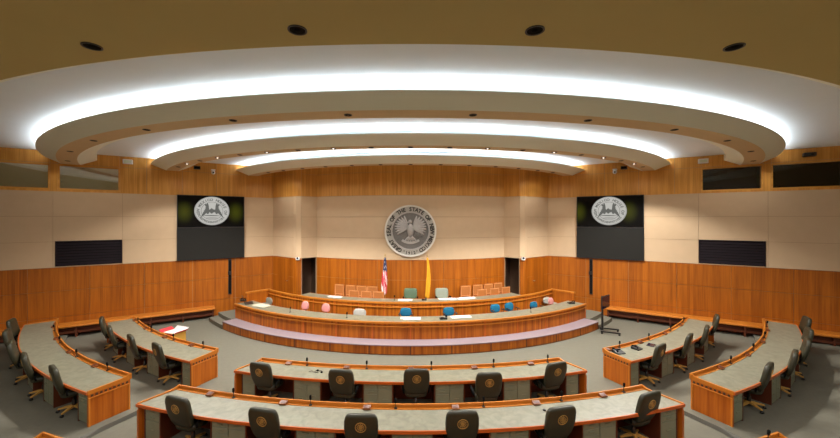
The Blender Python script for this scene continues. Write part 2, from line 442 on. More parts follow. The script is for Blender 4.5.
# ------------------------------------------------------------------ walls
WM_MATS = [M['seam'], M['wood_wall'], M['beige'], M['wood_cove_lit'], M['seam_beige'], M['passage']]
def panels(mb, T, L, us, zlist, mat, holes=(), gap=.012, th=.02, y=0.):
    """panels in front of the slab, split at the u and z seams, leaving holes free"""
    mb.T = T
    for z0, z1 in zip(zlist, zlist[1:]):
        for u0, u1 in zip(us, us[1:]):
            rects = [(u0+gap/2, u1-gap/2, z0+gap/2, z1-gap/2)]
            for h in holes:
                new = []
                for a, b_, c, d in rects:
                    if h[0] >= b_ or h[1] <= a or h[2] >= d or h[3] <= c: new.append((a,b_,c,d)); continue
                    if h[0] > a: new.append((a, h[0], c, d))
                    if h[1] < b_: new.append((h[1], b_, c, d))
                    m0, m1 = max(a,h[0]), min(b_,h[1])
                    if h[2] > c: new.append((m0, m1, c, h[2]))
                    if h[3] < d: new.append((m0, m1, h[3], d))
                rects = new
            for a, b_, c, d in rects:
                if b_-a > .01 and d-c > .01: mb.box(a, b_, y-th, y, c, d, mat)
def slab(mb, T, L, holes=(), y0=0., y1=.2, z1=ZC, mat=4):
    us = sorted({0, L, *[h[0] for h in holes], *[h[1] for h in holes]})
    zs = sorted({0, z1, *[h[2] for h in holes], *[h[3] for h in holes]})
    mb.T = T
    for a, b_ in zip(us, us[1:]):
        for c, d in zip(zs, zs[1:]):
            if any(h[0] <= a+1e-6 and h[1] >= b_-1e-6 and h[2] <= c+1e-6 and h[3] >= d-1e-6 for h in holes): continue
            mb.box(a, b_, y0, y1, c, d, mat)

U = {k: pu(k) for k in (0, 50, 53, 55, 58, 120, 122.5, 177, 228, 231.5, 244)}
win = [(pu(-30), U[50], 5.76, 6.74), (U[58], U[120], 5.76, 6.74)]
vent = (U[55], U[122.5], 2.74, 3.73)
tv = (U[177], U[244], 2.70, 5.70)
vsl = [0, .3, U[0]-1.2, U[53], U[122.5], U[177], U[244], LEN]
for side in ('left', 'right'):
    mb = MB()
    if side == 'left': T, L = wallframe(LW0, (-CORNER[0], CORNER[1])); fl = lambda h: h
    else:
        T, L = wallframe((CORNER[0], CORNER[1]), (XS, wallY(XS)))
        fl = lambda h: (L-h[1], L-h[0], h[2], h[3])
    hs = [fl(w) for w in win]; vh = [fl(vent)]
    T0 = T
    slab(mb, T, L, hs, 0, .2)
    us = sorted(vsl) if side == 'left' else sorted(L-u for u in vsl)
    us_w = [L*i/8 for i in range(9)]
    panels(mb, T, L, us_w, [0, .75, 1.77, ZW], 1, gap=.012)
    panels(mb, T, L, us, [ZW, 3.71, 4.70, ZB], 2, holes=vh, gap=.010)
    usf = sorted({0, *[h[0] for h in hs], *[h[1] for h in hs], *( [U[177]-1.1, U[177]+.2, U[244]-1.2] if side=='left' else [L-U[177]+1.1, L-U[177]-.2, L-U[244]+1.2]), L})
    panels(mb, T, L, usf, [ZB, 6.78, ZC], 3, holes=hs, gap=.012)
    mb.T = T; mb.box(0, L, -.028, 0, ZB-.018, ZB+.018, 3)
    tag(build('wall_'+side, mb, WM_MATS), kind='structure')
    # control room windows
    for i, h in enumerate(hs):
        nm = f"window_{(1 if side=='left' else 3)+i}"
        loc = T @ Vector(((h[0]+h[1])/2, 0, h[2])); rz = T.to_euler().z
        o = root(nm, loc, rz, kind='structure'); w = (h[1]-h[0])/2; hh = h[3]-h[2]
        mb = MB(); t = .05
        mb.box(-w, w, -.03, .17, 0, t); mb.box(-w, w, -.03, .17, hh-t, hh); mb.box(-w, -w+t, -.03, .17, t, hh-t); mb.box(w-t, w, -.03, .17, t, hh-t)
        build('window_frame', mb, M['wood_cove_lit'], o, grain='u')
        mb = MB(); mb.box(-w+t, w-t, .0, .008, t, hh-t); build('pane', mb, M['glass_coated' if side == 'left' else 'glass'], o)
        mb = MB()
        if side == 'left': mb.box(-w+t, w-t, .03, .05, t, hh-t)
        else:
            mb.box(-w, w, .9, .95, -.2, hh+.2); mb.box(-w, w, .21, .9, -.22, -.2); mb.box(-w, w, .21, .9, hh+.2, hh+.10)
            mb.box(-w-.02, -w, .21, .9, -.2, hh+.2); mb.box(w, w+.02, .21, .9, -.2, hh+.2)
        build('reflection_panel' if side == 'left' else 'booth_interior', mb, M['reflection_panel'] if side == 'left' else M['void'], o)
    # dark louvred grille
    h = vh[0]; loc = T @ Vector(((h[0]+h[1])/2, 0, h[2])); w = (h[1]-h[0])/2; hh = h[3]-h[2]
    o = root('wall_grille', loc, T.to_euler().z, f"wide dark louvred grille set in the beige {side}-hand wall", 'vent', 'louvred wall grilles')
    mb = MB(); t = .05
    mb.box(-w+.01, w-.01, -.035, -.001, .0, t); mb.box(-w+.01, w-.01, -.035, -.001, hh-t, hh); mb.box(-w+.01, -w+t, -.035, -.001, t, hh-t); mb.box(w-t, w-.01, -.035, -.001, t, hh-t)
    build('frame', mb, M['louvre'], o)
    mb = MB(); mb.box(-w+t, w-t, -.006, -.001, t, hh-t); build('backing', mb, M['blackmat'], o)
    for j in range(8):
        z = t + (hh-2*t)*(j+.5)/8; mb = MB()
        v = [mb.v(p) for p in ((-w+t,-.03,z-.05),(w-t,-.03,z-.05),(w-t,-.008,z+.03),(-w+t,-.008,z+.03),(-w+t,-.022,z-.055),(w-t,-.022,z-.055),(w-t,-.002,z+.022),(-w+t,-.002,z+.022))]
        for q in ((0,1,2,3),(7,6,5,4),(0,4,5,1),(3,2,6,7),(0,3,7,4),(1,5,6,2)): mb.f([v[i] for i in q])
        build('slat', mb, M['louvre'], o)

# side and rear walls (behind and beside the camera), beige chosen for bounce fill
for nm, A, B in (('wall_far_left', (-XS, YB), (-XS, wallY(XS))), ('wall_far_right', (XS, wallY(XS)), (XS, YB)), ('wall_rear', (XS, YB), (-XS, YB))):
    T, L = wallframe(A, B); mb = MB(); slab(mb, T, L, (), 0, .2)
    us = [L*i/6 for i in range(7)]
    panels(mb, T, L, us, [0, 1.0], 1); panels(mb, T, L, us, [1.0, ZW, 3.71, 4.7, ZB, ZC], 2, gap=.010)
    tag(build(nm, mb, WM_MATS), kind='structure')

# centre wall, convex, and the two projecting bays beside it
RCW, CCY = 9.6, 25.8
def cw(x): return CCY - math.sqrt(RCW**2 - x*x)
mb = MB()
XC = 4.65
def centre_arc(mb, x0, x1, z0, z1, off, th, mi, n=6):
    t0, t1 = math.asin(x0/RCW), math.asin(x1/RCW); rows = []
    for i in range(n+1):
        t = t0+(t1-t0)*i/n; row = []
        for r, z in ((RCW+off,z0),(RCW+off,z1),(RCW+off-th,z1),(RCW+off-th,z0)):
            row.append(mb.v((r*math.sin(t), CCY-r*math.cos(t), z)))
        rows.append(row)
    for a, c in zip(rows, rows[1:]):
        for j in range(4): mb.f([a[j], c[j], c[(j+1)%4], a[(j+1)%4]], mi)
    mb.f(rows[0], mi); mb.f(rows[-1][::-1], mi)
centre_arc(mb, -XC, XC, 0, ZC, 0, .2, 4, 24)
xs = [-XC, -2.75, -.0, 2.75, XC]
for a, b_ in zip([-XC,-3.1,-1.55,0,1.55,3.1],[-3.1,-1.55,0,1.55,3.1,XC]):
    for z0, z1 in ((0,.75),(.75,1.77),(1.77,ZW)): centre_arc(mb, a+.006, b_-.006, z0+.005, z1-.005, .02, .02, 1, 4)
for z0, z1 in ((ZW,3.71),(3.71,4.7),(4.7,ZB)): centre_arc(mb, -XC, XC, z0+.008, z1-.008, .02, .02, 2, 24)
for z0, z1 in ((ZB,6.78),(6.78,ZC)): centre_arc(mb, -XC, XC, z0+.006, z1-.006, .02, .02, 3, 24)
build_o = build('wall_centre', mb, WM_MATS, uv='box'); tag(build_o, kind='structure')

ZT = .5     # level of the upper dais
PTS = [(-7.1,18.1),(-5.66,17.02),(-5.50,16.93),(-5.28,16.92)]
doors = 1
for sg, nm in ((-1,'left'),(1,'right')):
    mb = MB()
    P = [(abs(x)*sg, y) for x, y in PTS] + [(4.65*sg, cw(4.65)-.0)]
    for i in range(4):
        A, B = (P[i], P[i+1]) if sg < 0 else (P[i+1], P[i])
        T, L = wallframe(A, B)
        if i == 3:
            w0, w1 = .02, L-.02
            slab(mb, T, L, [(w0, w1, 0, ZW)], 0, .15)
        else: slab(mb, T, L, (), 0, .12)
        g = .01 if i in (0,3) else 0
        if i != 3: panels(mb, T, L, [0, L], [0, 1.77, ZW], 1, gap=g)
        panels(mb, T, L, [0, L], [ZW, 3.71, 4.7, ZB], 2, gap=.012 if g else .0)
        panels(mb, T, L, [0, L], [ZB, 6.78, ZC], 3, gap=g)
        if i == 3:   # dark passage behind the opening
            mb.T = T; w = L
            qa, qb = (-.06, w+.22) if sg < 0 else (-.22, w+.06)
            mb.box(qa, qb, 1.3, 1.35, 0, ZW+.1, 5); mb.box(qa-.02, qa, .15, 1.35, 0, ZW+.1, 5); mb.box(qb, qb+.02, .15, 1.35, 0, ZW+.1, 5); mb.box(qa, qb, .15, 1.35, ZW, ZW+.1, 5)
    tag(build(f'wall_bay_{nm}', mb, WM_MATS), kind='structure')
    # flush door with lever in the bay's slanted face
    A, B = (P[0], P[1]) if sg < 0 else (P[1], P[0])
    T, L = wallframe(A, B); rz = T.to_euler().z
    o = root(f'door_{doors}', T @ Vector((L/2, -.021, ZT)), rz, kind='structure'); doors += 1
    mb = MB(); mb.box(-.5, .5, -.012, 0, .005, 2.12); build('door_leaf', mb, M['wood_wall'], o)
    mb = MB(); hx = .4*(1 if sg < 0 else -1)
    mb.tube([(hx,-.012,1.05),(hx,-.05,1.05),(hx-.14*(1 if sg<0 else -1),-.055,1.05)], .014); mb.tube([(hx,-.012,1.05),(hx,-.02,1.05)], .035, 12)
    build('door_handle', mb, M['chrome'], o)

# ------------------------------------------------------------------ things on the walls
def textmesh(mb, s, size, mat_i=0, ext=.0):
    cu = bpy.data.curves.new('t', 'FONT'); cu.body = s; cu.size = size; cu.extrude = ext; cu.align_x = 'CENTER'; cu.resolution_u = 2
    cu.offset = size*.035
    ob = bpy.data.objects.new('t', cu); COL.objects.link(ob)
    dg = bpy.context.evaluated_depsgraph_get(); dg.update()
    me = bpy.data.meshes.new_from_object(ob.evaluated_get(dg))
    return ob, cu, me
CH = {}
def char_verts(c, size, ext):
    k = (c, size, ext)
    if k not in CH:
        ob, cu, me = textmesh(None, c, size, ext=ext)
        CH[k] = ([v.co.copy() for v in me.vertices], [tuple(p.vertices) for p in me.polygons])
        bpy.data.objects.remove(ob); bpy.data.curves.remove(cu); bpy.data.meshes.remove(me)
    return CH[k]
def ring_text(mb, text, rad, size, a0, a1, ext, y, inward=False, mi=0, sx=1.):
    """letters on a circle in the local XZ plane facing -Y. angles clockwise from the top in degrees"""
    n = len(text)
    for i, c in enumerate(text):
        if c == ' ': continue
        a = R_(a0 + (a1-a0)*(i+.5)/n)
        vs, fs = char_verts(c, size, ext)
        px, pz = rad*math.sin(a), rad*math.cos(a)
        rot = -a if not inward else -a + PI
        cs, sn = math.cos(rot), math.sin(rot); out = []
        for v in vs:
            x = v.x*sx; z = v.y - size*.35
            out.append(mb.v((px + x*cs - z*sn, y - v.z, pz + x*sn + z*cs)))
        for f in fs: mb.f([out[j] for j in f], mi)
def dring(mb, r0, r1, y0, y1, n=72, mi=0, y0b=None):
    """flat ring in XZ facing -Y; r0 may be 0 for a disc. y1 = front"""
    def c(r, y): return [(r*math.cos(2*PI*i/n), y, r*math.sin(2*PI*i/n)) for i in range(n)]
    if r0 <= 0: mb.rings([c(r1,y0), c(r1,y1)], mi, False)
    else:
        ri = [c(r0,y0), c(r1,y0), c(r1,y1), c(r0,y1), c(r0,y0)]
        mb.rings(ri, mi, False, cap=False)
def feather(mb, x0, z0, x1, z1, w, y, d, mi=0):
    """a long flattened leaf shape from point to point in the XZ plane"""
    a = Vector((x0,0,z0)); b_ = Vector((x1,0,z1)); t = (b_-a); L = t.length; t.normalize(); s_ = Vector((-t.z,0,t.x))
    rings = []
    for k, ww in ((0,.25),(.15,.8),(.5,1.),(.8,.8),(.97,.35),(1,.08)):
        c = a + t*L*k
        rings.append([(c + s_*w*ww*math.cos(2*PI*i/8) + Vector((0, y - max(0, math.sin(2*PI*i/8))*d*ww, 0))) for i in range(8)])
    mb.rings(rings, mi, True)

# great silver seal on the centre wall
SR = 1.19
o = root('hanging_seal', (0, cw(0)-.025, 4.05), 0, 'large round silver state seal with an eagle hung on the beige centre wall', 'seal')
mb = MB(); dring(mb, 0, SR, 0, -.09); build('disc', mb, M['metal_relief'], o)
mb = MB(); dring(mb, SR-.07, SR, -.09, -.13); build('outer_rim', mb, M['metal_silver'], o)
mb = MB(); dring(mb, .89, SR-.07, -.085, -.105); build('letter_band', mb, M['band'], o)
mb = MB(); dring(mb, .83, .89, -.09, -.14); build('inner_rim', mb, M['metal_light'], o)
mb = MB(); ring_text(mb, 'GREAT SEAL OF THE STATE OF NEW MEXICO', 1.005, .25, -155, 155, .008, -.115, sx=.95)
ring_text(mb, '*1912*', 1.01, .19, 201, 159, .008, -.115, inward=True); build('lettering', mb, M['letter'], o)
for sg in (-1, 1):
    mb = MB()
    for k in range(9):
        a = R_(105 - k*13); rr = .76 - .02*k
        feather(mb, sg*.12, .12, sg*(.12+rr*math.cos(a-.5)*.95), .02+rr*math.sin(a-.35)*.9, .06, -.09, .05)
    build('eagle_wing', mb, M['metal_light'], o)
mb = MB(); mb.ball((0,-.11,.02), (.15,.07,.32)); mb.ball((-.02,-.13,.42), (.085,.06,.10)); feather(mb, -.06,.42,-.2,.38,.03,-.13,.03)
build('eagle_body', mb, M['metal_light'], o)
mb = MB()
for k in range(5): feather(mb, 0,-.2,(k-2)*.13,-.52+abs(k-2)*.03,.05,-.09,.04)
build('eagle_tail', mb, M['metal_light'], o)
mb = MB(); mb.ball((.36,-.10,-.22), (.09,.04,.16)); 
for s2 in (-1,1):
    for k in range(5): feather(mb, .36,-.15,.36+s2*(.12+.03*k),-.02-.07*k,.03,-.09,.04)
build('small_eagle', mb, M['metal_relief'], o)
mb = MB()
def banner(mb, r, cx, cz, a0, a1, h, y0, y1, n=20, mi=0):
    rows = []
    for i in range(n+1):
        a = R_(a0+(a1-a0)*i/n)
        rows.append([(cx+(r+q)*math.sin(a), y, cz-(r+q)*math.cos(a)) for q, y in ((0,y0),(h,y0),(h,y1),(0,y1))])
    mb.rings(rows, mi, False)
banner(mb, .72, 0, .12, -36, 36, -.11, -.09, -.135)
build('banner', mb, M['metal_light'], o)

# video walls
def make_screens(sg):
    side = 'left' if sg < 0 else 'right'
    if sg < 0: T, L = wallframe(LW0, (-CORNER[0], CORNER[1])); u0, u1 = U[177], U[244]
    else:
        T, L = wallframe((CORNER[0], CORNER[1]), (XS, wallY(XS))); u0, u1 = L-U[244], L-U[177]
    w = (u1-u0)/2; rz = T.to_euler().z; um = (u0+u1)/2
    # upper, lit
    o = root('wall_screen', T @ Vector((um, -.022, 4.21)), rz, f"upper black wall screen showing a round white seal, {side} side of the room", 'screen', 'wall screens')
    mb = MB(); mb.box(-w, w, -.10, 0, 0, 1.49); build('casing', mb, M['black'], o)
    mb = MB()
    v = [mb.v(p) for p in ((-w+.03,-.102,.03),(w-.03,-.102,.03),(w-.03,-.102,1.46),(-w+.03,-.102,1.46))]; mb.f(v)
    ob = build('display', mb, M['screen_lit'], o)
    uvl = ob.data.uv_layers[0].data
    for l in ob.data.loops:
        p = ob.data.vertices[l.vertex_index].co; uvl[l.index].uv = (p.x + (.25 if sg > 0 else .05), p.z-.7)
    cx = .0 if sg < 0 else .0
    S = root_child = bpy.data.objects.new('shown_seal', None); COL.objects.link(S); S.parent = o; S.location = (cx, -.104, .77)
    S.scale = (1.0, 1, .93); WM[S.name] = Matrix.Identity(4)
    mb = MB(); dring(mb, 0, .72, 0, -.002, 60); build('seal_disc', mb, M['scr_white'], S)
    mb = MB()
    dring(mb, .44, .455, -.002, -.003, 60); dring(mb, .69, .70, -.002, -.003, 60)
    ring_text(mb, 'NEW MEXICO HOUSE OF', .57, .17, -118, 112, 0, -.004)
    ring_text(mb, 'REPRESENTATIVES', .57, .14, 238, 122, 0, -.004, inward=True)
    build('seal_lettering', mb, M['scr_mid'], S)
    mb = MB()
    for s2 in (-1,1):
        for k in range(8):
            feather(mb, s2*.13, .04, s2*(.16+.03*k), .36-.07*k-.02*k, .034, -.003, .001)
        feather(mb, s2*.15,-.14, s2*.15,.16,.06,-.003,.001); feather(mb, s2*.13,.18,s2*.24,.30,.05,-.003,.001)
    feather(mb, -.12,.0,.12,.0,.08,-.003,.001); feather(mb, -.02,-.12,-.02,.12,.06,-.003,.001)
    feather(mb, -.28,-.20,.26,-.22,.02,-.003,.001); feather(mb, -.2,-.32,.2,-.32,.015,-.003,.001)
    dro = build('seal_drawing', mb, M['scr_dark'], S); dro.scale = (1.22, 1, 1.12)
    o = root('wall_screen', T @ Vector((um, -.022, ZW+.01)), rz, f"lower dark grey switched-off wall screen under the seal screen, {side} side", 'screen', 'wall screens')
    mb = MB(); mb.box(-w, w, -.10, 0, 0, 1.49); build('casing', mb, M['black'], o)
    mb = MB(); mb.box(-w+.04, w-.04, -.104, -.10, .05, 1.45); build('display', mb, M['screen_low'], o)
    # slim column speaker below
    uu = pu(229.8) if sg < 0 else L - pu(229.8)
    o = root('column_speaker', T @ Vector((uu, -.022, .95)), rz, f"slim vertical black column on the wood wall below the {side} screens", 'speaker', 'wall columns below the screens')
    mb = MB(); mb.box(-.07, .07, -.05, 0, 0, 1.72); build('body', mb, M['black'], o)
    mb = MB(); mb.box(-.05, .05, -.056, -.05, .05, 1.67); build('grille', mb, M['blackmat'], o)
    mb = MB(); mb.rbox(-.09, .05, -.10, -.056, .95, 1.12); build('control_box', mb, M['black'], o)
    # bench along the slanted wall
    ua, ub = (pu(-60), pu(214)) if sg < 0 else (L-pu(214), L-pu(-60))
    bl = (ub-ua)/2
    o = root('wall_bench', T @ Vector(((ua+ub)/2, -.03, 0)), rz, f"long low honey wood bench along the {side} wood wall", 'bench', 'wall benches')
    mb = MB(); mb.rings([[(x, y, z) for y, z in ((-.02,.40),(-.52,.40),(-.56,.42),(-.57,.45),(-.56,.49),(-.52,.51),(-.02,.51))] for x in (-bl, bl)], smooth=False); build('bench_top', mb, M['wood_rail'], o, grain='u')
    mb = MB(); mb.box(-bl+.02, bl-.02, -.30, -.02, .101, .40); build('bench_back', mb, M['wood_dark'], o)
    mb = MB(); mb.box(-bl+.02, bl-.02, -.46, -.42, .17, .24); build('stretcher', mb, M['wood_dark'], o)
    nl = 8
    for k in range(nl):
        x = -bl+.06 + (2*bl-.12)*k/(nl-1); mb = MB(); mb.box(x-.03, x+.03, -.48, -.02, .0, .40)
        build('bench_leg', mb, M['wood_dark'], o)
make_screens(-1); make_screens(1)

# small devices on the upper walls and ceiling
for sg in (-1, 1):
    side = 'left' if sg < 0 else 'right'
    # dome camera at the bay's corner
    o = root('dome_camera', (sg*5.42, 16.89, 2.62), 0, f"small white camera with dark lens at the bay corner, {side} of the dais", 'camera', 'bay corner cameras')
    mb = MB(); mb.rbox(-.09, .09, -.12, .02, 0, .14, .015); build('housing', mb, M['white'], o)
    mb = MB(); mb.ball((0,-.12,.10), (.05,.05,.05)); build('lens', mb, M['lens'], o)
    if sg < 0: T, L = wallframe(LW0, (-CORNER[0], CORNER[1])); g = lambda px: pu(px)
    else: T, L = wallframe((CORNER[0], CORNER[1]), (XS, wallY(XS))); g = lambda px: L - pu(821-px)
    rz = T.to_euler().z
    o = root('access_box', T @ Vector((g(128 if sg < 0 else 703), -.022, 6.93)), rz, f"small white wall box on the upper wood frieze, {side} wall", 'wall box', 'white wall boxes')
    mb = MB(); mb.rbox(-.17, .17, -.08, 0, 0, .2, .015); build('casing', mb, M['white'], o)
    mb = MB(); mb.box(-.12, .12, -.084, -.08, .05, .15); build('cover', mb, M['reflection_panel'], o)
    o = root('ptz_camera', T @ Vector((g(213 if sg < 0 else 615), -.03, 6.74)), rz, f"white pan-and-tilt camera on the wood frieze by the {'left' if sg<0 else 'right'} end of the middle ring", 'camera', 'frieze cameras')
    mb = MB(); mb.rbox(-.09, .09, -.17, 0, .14, .20, .01); build('bracket', mb, M['white'], o)
    mb = MB(); mb.ball((0,-.11,.06), (.09,.09,.10)); build('camera_head', mb, M['white'], o)
    mb = MB(); mb.tube([(0,-.18,.05),(0,-.23,.04)], .035, 12); build('lens', mb, M['lens'], o)
    o = root('ceiling_speaker', T @ Vector((g(197 if sg < 0 else 624), -.03, 6.90)), rz, f"small black speaker box high on the wood frieze above the {side} screens", 'speaker', 'frieze speakers')
    mb = MB(); mb.rbox(-.13, .13, -.16, 0, 0, .14, .01); build('cabinet', mb, M['black'], o)
    mb = MB(); mb.box(-.10, .10, -.165, -.16, .03, .11); build('grille', mb, M['blackmat'], o)
T, L = wallframe((CORNER[0], CORNER[1]), (XS, wallY(XS)))
o = root('ceiling_projector', T @ Vector((L-pu(821-808), -.03, 6.92)), T.to_euler().z, 'black box fixed above the far right dark window', 'wall box')
mb = MB(); mb.rbox(-.16, .16, -.2, 0, 0, .14, .012); build('casing', mb, M['black'], o)
mb = MB(); mb.tube([(.05,-.2,.07),(.05,-.23,.07)], .04, 12); build('lens', mb, M['lens'], o)

# ------------------------------------------------------------------ dais
DZ = .34
TB = R_(39)
o = root('dais_platform', polar(12.4, 0), 0, 'low curved wood-fronted platform with mauve carpet ledge carrying the front bench', 'platform')
mb = MB(); mb.arc([(9.94,.001),(9.94,DZ-.02),(12.36,DZ-.02),(12.36,.001)], -TB, TB, 80); build('core', mb, M['seam'], o, 'arc', world=True)
mb = MB(); mb.arcbox(12.36, 12.40, .03, DZ-.03, -TB, TB, n=80)
for k in range(-6, 7):
    t = k*TB/6; mb.arcbox(12.40, 12.408, .03, DZ-.03, t-R_(.09), t+R_(.09), mi=1, n=1)
build('riser', mb, [M['wood_flute'], M['wood_dark']], o, 'arc', world=True)
mb = MB(); mb.arcbox(12.33, 12.385, .001, .03, -TB, TB, n=80); build('toe_strip', mb, M['wood_dark'], o, 'arc', world=True)
mb = MB(); mb.arcbox(11.6, 12.42, DZ-.03, DZ, -TB-R_(.1), TB+R_(.1), n=80); build('ledge_carpet', mb, M['carpet_step'], o, 'arc', world=True)
mb = MB(); mb.arcbox(9.94, 11.6, DZ-.02, DZ, -TB, TB, n=80); build('upper_carpet', mb, M['carpet'], o, 'arc', world=True)
# upper dais floor
mb = MB()
ns = 60; fr = []; bk = []
for i in range(ns+1):
    t = -R_(40) + R_(80)*i/ns; fr.append((9.93*math.sin(t), CY-9.93*math.cos(t)))
for i in range(ns+1):
    x = fr[i][0]
    bk.append((x*.985, (cw(x)-.04) if abs(x) < 4.6 else min(16.75, CY) if abs(x) < 5.7 else min(16.75+(abs(x)-5.7)*.7, 17.2)))
top = [(mb.v((a[0],a[1],ZT)), mb.v((c[0],c[1],ZT))) for a, c in zip(fr, bk)]
bot = [(mb.v((a[0],a[1],.001)), mb.v((c[0],c[1],.001))) for a, c in zip(fr, bk)]
for i in range(ns):
    mb.f([top[i][0], top[i+1][0], top[i+1][1], top[i][1]]); mb.f([bot[i][0], bot[i+1][0], top[i+1][0], top[i][0]])
    mb.f([bot[i][1], top[i][1], top[i+1][1], bot[i+1][1]]); mb.f([bot[i][0], bot[i][1], bot[i+1][1], bot[i+1][0]])
mb.f([bot[0][0], top[0][0], top[0][1], bot[0][1]]); mb.f([bot[-1][0], bot[-1][1], top[-1][1], top[-1][0]])
tag(build('floor_dais', mb, M['carpet'], origin=(polar(9.93,0,0), 0)), kind='structure')
# steps at both ends
for sg in (-1,1):
    side = 'left' if sg < 0 else 'right'
    for k, (r1, z0, z1) in enumerate(((12.4,.001,.17),(12.02,.171,.34))):
        mb = MB()
        f1 = lambda r: sg*min(tlim(round(r,3))-R_(1.2), R_(47))
        mb.arc([(10.6,z0),(10.6,z1),(r1,z1),(r1,z0)], sg*(TB+R_(.35)), f1, 14)
        oo = build('dais_step', mb, M['carpet'], uv='arc', origin=(polar(r1, sg*42, z0), 0))
        tag(oo, f"{['lower','upper'][k]} pale carpeted step at the {side} end of the dais", 'step', 'steps at the dais ends')

# front dais counter
def counter_front(o, r, t0, t1, z0, z1, wd, groove=.12, ndiv=12):
    mb = MB(); mb.arcbox(r-.05, r-.01, z0, z1, t0, t1)
    for k in range(ndiv+1):
        t = t0 + (t1-t0)*k/ndiv; mb.arcbox(r-.01, r+.004, z0, z1-.001, t-R_(.12), t+R_(.12), mi=1, n=1)
    build('front_panel', mb, [M['wood_flute'], M['wood_edge']], o, 'arc', world=True)
    mb = MB(); mb.arcbox(r-.01, r+.035, z1-groove, z1-groove+.03, t0, t1); build('moulding', mb, M['wood_rail'], o, 'arc', 'u', world=True)
t1 = R_(39.6)
o = root('dais_bench', polar(11.85, 0, DZ), 0, 'long curved front bench of the dais, striped wood front, speckled grey top', 'counter')
counter_front(o, 11.83, -t1, t1, DZ+.001, .90, 1)
mb = MB(); mb.arcbox(11.80, 11.88, .90, .96, -t1-R_(.1), t1+R_(.1), n=80); build('front_rail', mb, M['wood_rail'], o, 'arc', 'u', world=True)
mb = MB(); mb.arcbox(11.06, 11.80, .90, .945, -t1, t1, n=80); build('benchtop', mb, M['laminate'], o, 'arc', world=True)
mb = MB(); mb.arcbox(11.04, 11.06, .895, .94, -t1, t1, n=80); build('edge_band', mb, M['wood_edge'], o, 'arc', 'u', world=True)
for s in (-1,1):
    mb = MB(); mb.arcbox(11.08, 11.775, DZ+.001, .90, s*(t1-R_(.2)), s*t1, n=1); build('end_panel', mb, M['wood_desk'], o, 'arc', world=True)
for k in range(-5, 6):
    t = R_(k*6.5+.8); mb = MB(); mb.arcbox(11.2, 11.775, DZ+.001, .90, t-R_(.1), t+R_(.1), n=1); build('support', mb, M['wood_dark'], o, 'arc', world=True)

# upper counter
o = root('dais_upper_counter', polar(9.95, 0, DZ), 0, 'raised curved wood counter behind the front bench, in front of the flags', 'counter')
t2 = R_(43.6)
counter_front(o, 9.99, -t2, t2, DZ+.001, 1.15, 1, .15, 14)
mb = MB(); mb.arcbox(9.94, 10.02, 1.15, 1.22, -t2-R_(.2), t2+R_(.2), n=80); build('top_rail', mb, M['wood_rail'], o, 'arc', 'u', world=True)
t3 = R_(30)
mb = MB(); mb.arcbox(9.32, 9.94, 1.17, 1.205, -t3, t3, n=60); build('countertop', mb, M['laminate'], o, 'arc', world=True)
mb = MB(); mb.arcbox(9.30, 9.32, 1.16, 1.21, -t3, t3, n=60); build('edge_band', mb, M['wood_edge'], o, 'arc', 'u', world=True)
for k in range(-4, 5):
    t = R_(k*7); mb = MB(); mb.arcbox(9.42, 9.92, ZT+.001, 1.17, t-R_(.1), t+R_(.1), n=1); build('support', mb, M['wood_dark'], o, 'arc', world=True)
for s in (-1,1):
    mb = MB(); mb.arcbox(10.02, 11.02, DZ+.001 if False else .345, 1.15, s*(t2-R_(.35)), s*t2, n=1); build('end_screen', mb, M['wood_desk'], o, 'arc', world=True)
    mb = MB(); mb.arcbox(10.02, 11.06, 1.15, 1.22, s*(t2-R_(.6)), s*(t2+R_(.2)), n=1); build('end_rail', mb, M['wood_rail'], o, 'arc', world=True)

# ------------------------------------------------------------------ member desks
def pedestal(o, r_near, tc, w, zb, cols):
    """drawer unit facing outwards (away from the centre)"""
    p = polar(r_near, tc, zb); T = MX(p, R_(tc)); h = .685
    inv = T
    mb = MB(); mb.T = T; mb.box(-w/2, w/2, .03, .55, .02, h); mb.box(-w/2+.02, w/2-.02, .05, .5, .001, .02)
    ped = build('pedestal', mb, M['pedestal'], o, world=True)
    cw_ = w/cols
    for c in range(cols):
        x0 = -w/2 + c*cw_
        hs = [.12,.12,.40] if c == 0 else [.12,.52]
        z = h-.01
        for q in hs:
            mb = MB(); mb.T = T
            mb.rbox(x0+.008, x0+cw_-.008, .012, .03, z-q+.004, z-.004, .004)
            mb.box(x0+cw_/2-.06, x0+cw_/2+.06, -.006, .012, z-q*.45-.01, z-q*.45+.006)
            build('drawer', mb, M['pedestal_drawer'], ped, world=True); z -= q+.002
    for s in (-1,1):
        mb = MB(); mb.T = T; x = s*(w/2+.013); mb.box(x-.012, x+.012, .01, .58, .001, h); build('divider', mb, M['wood_dark'], o, world=True)
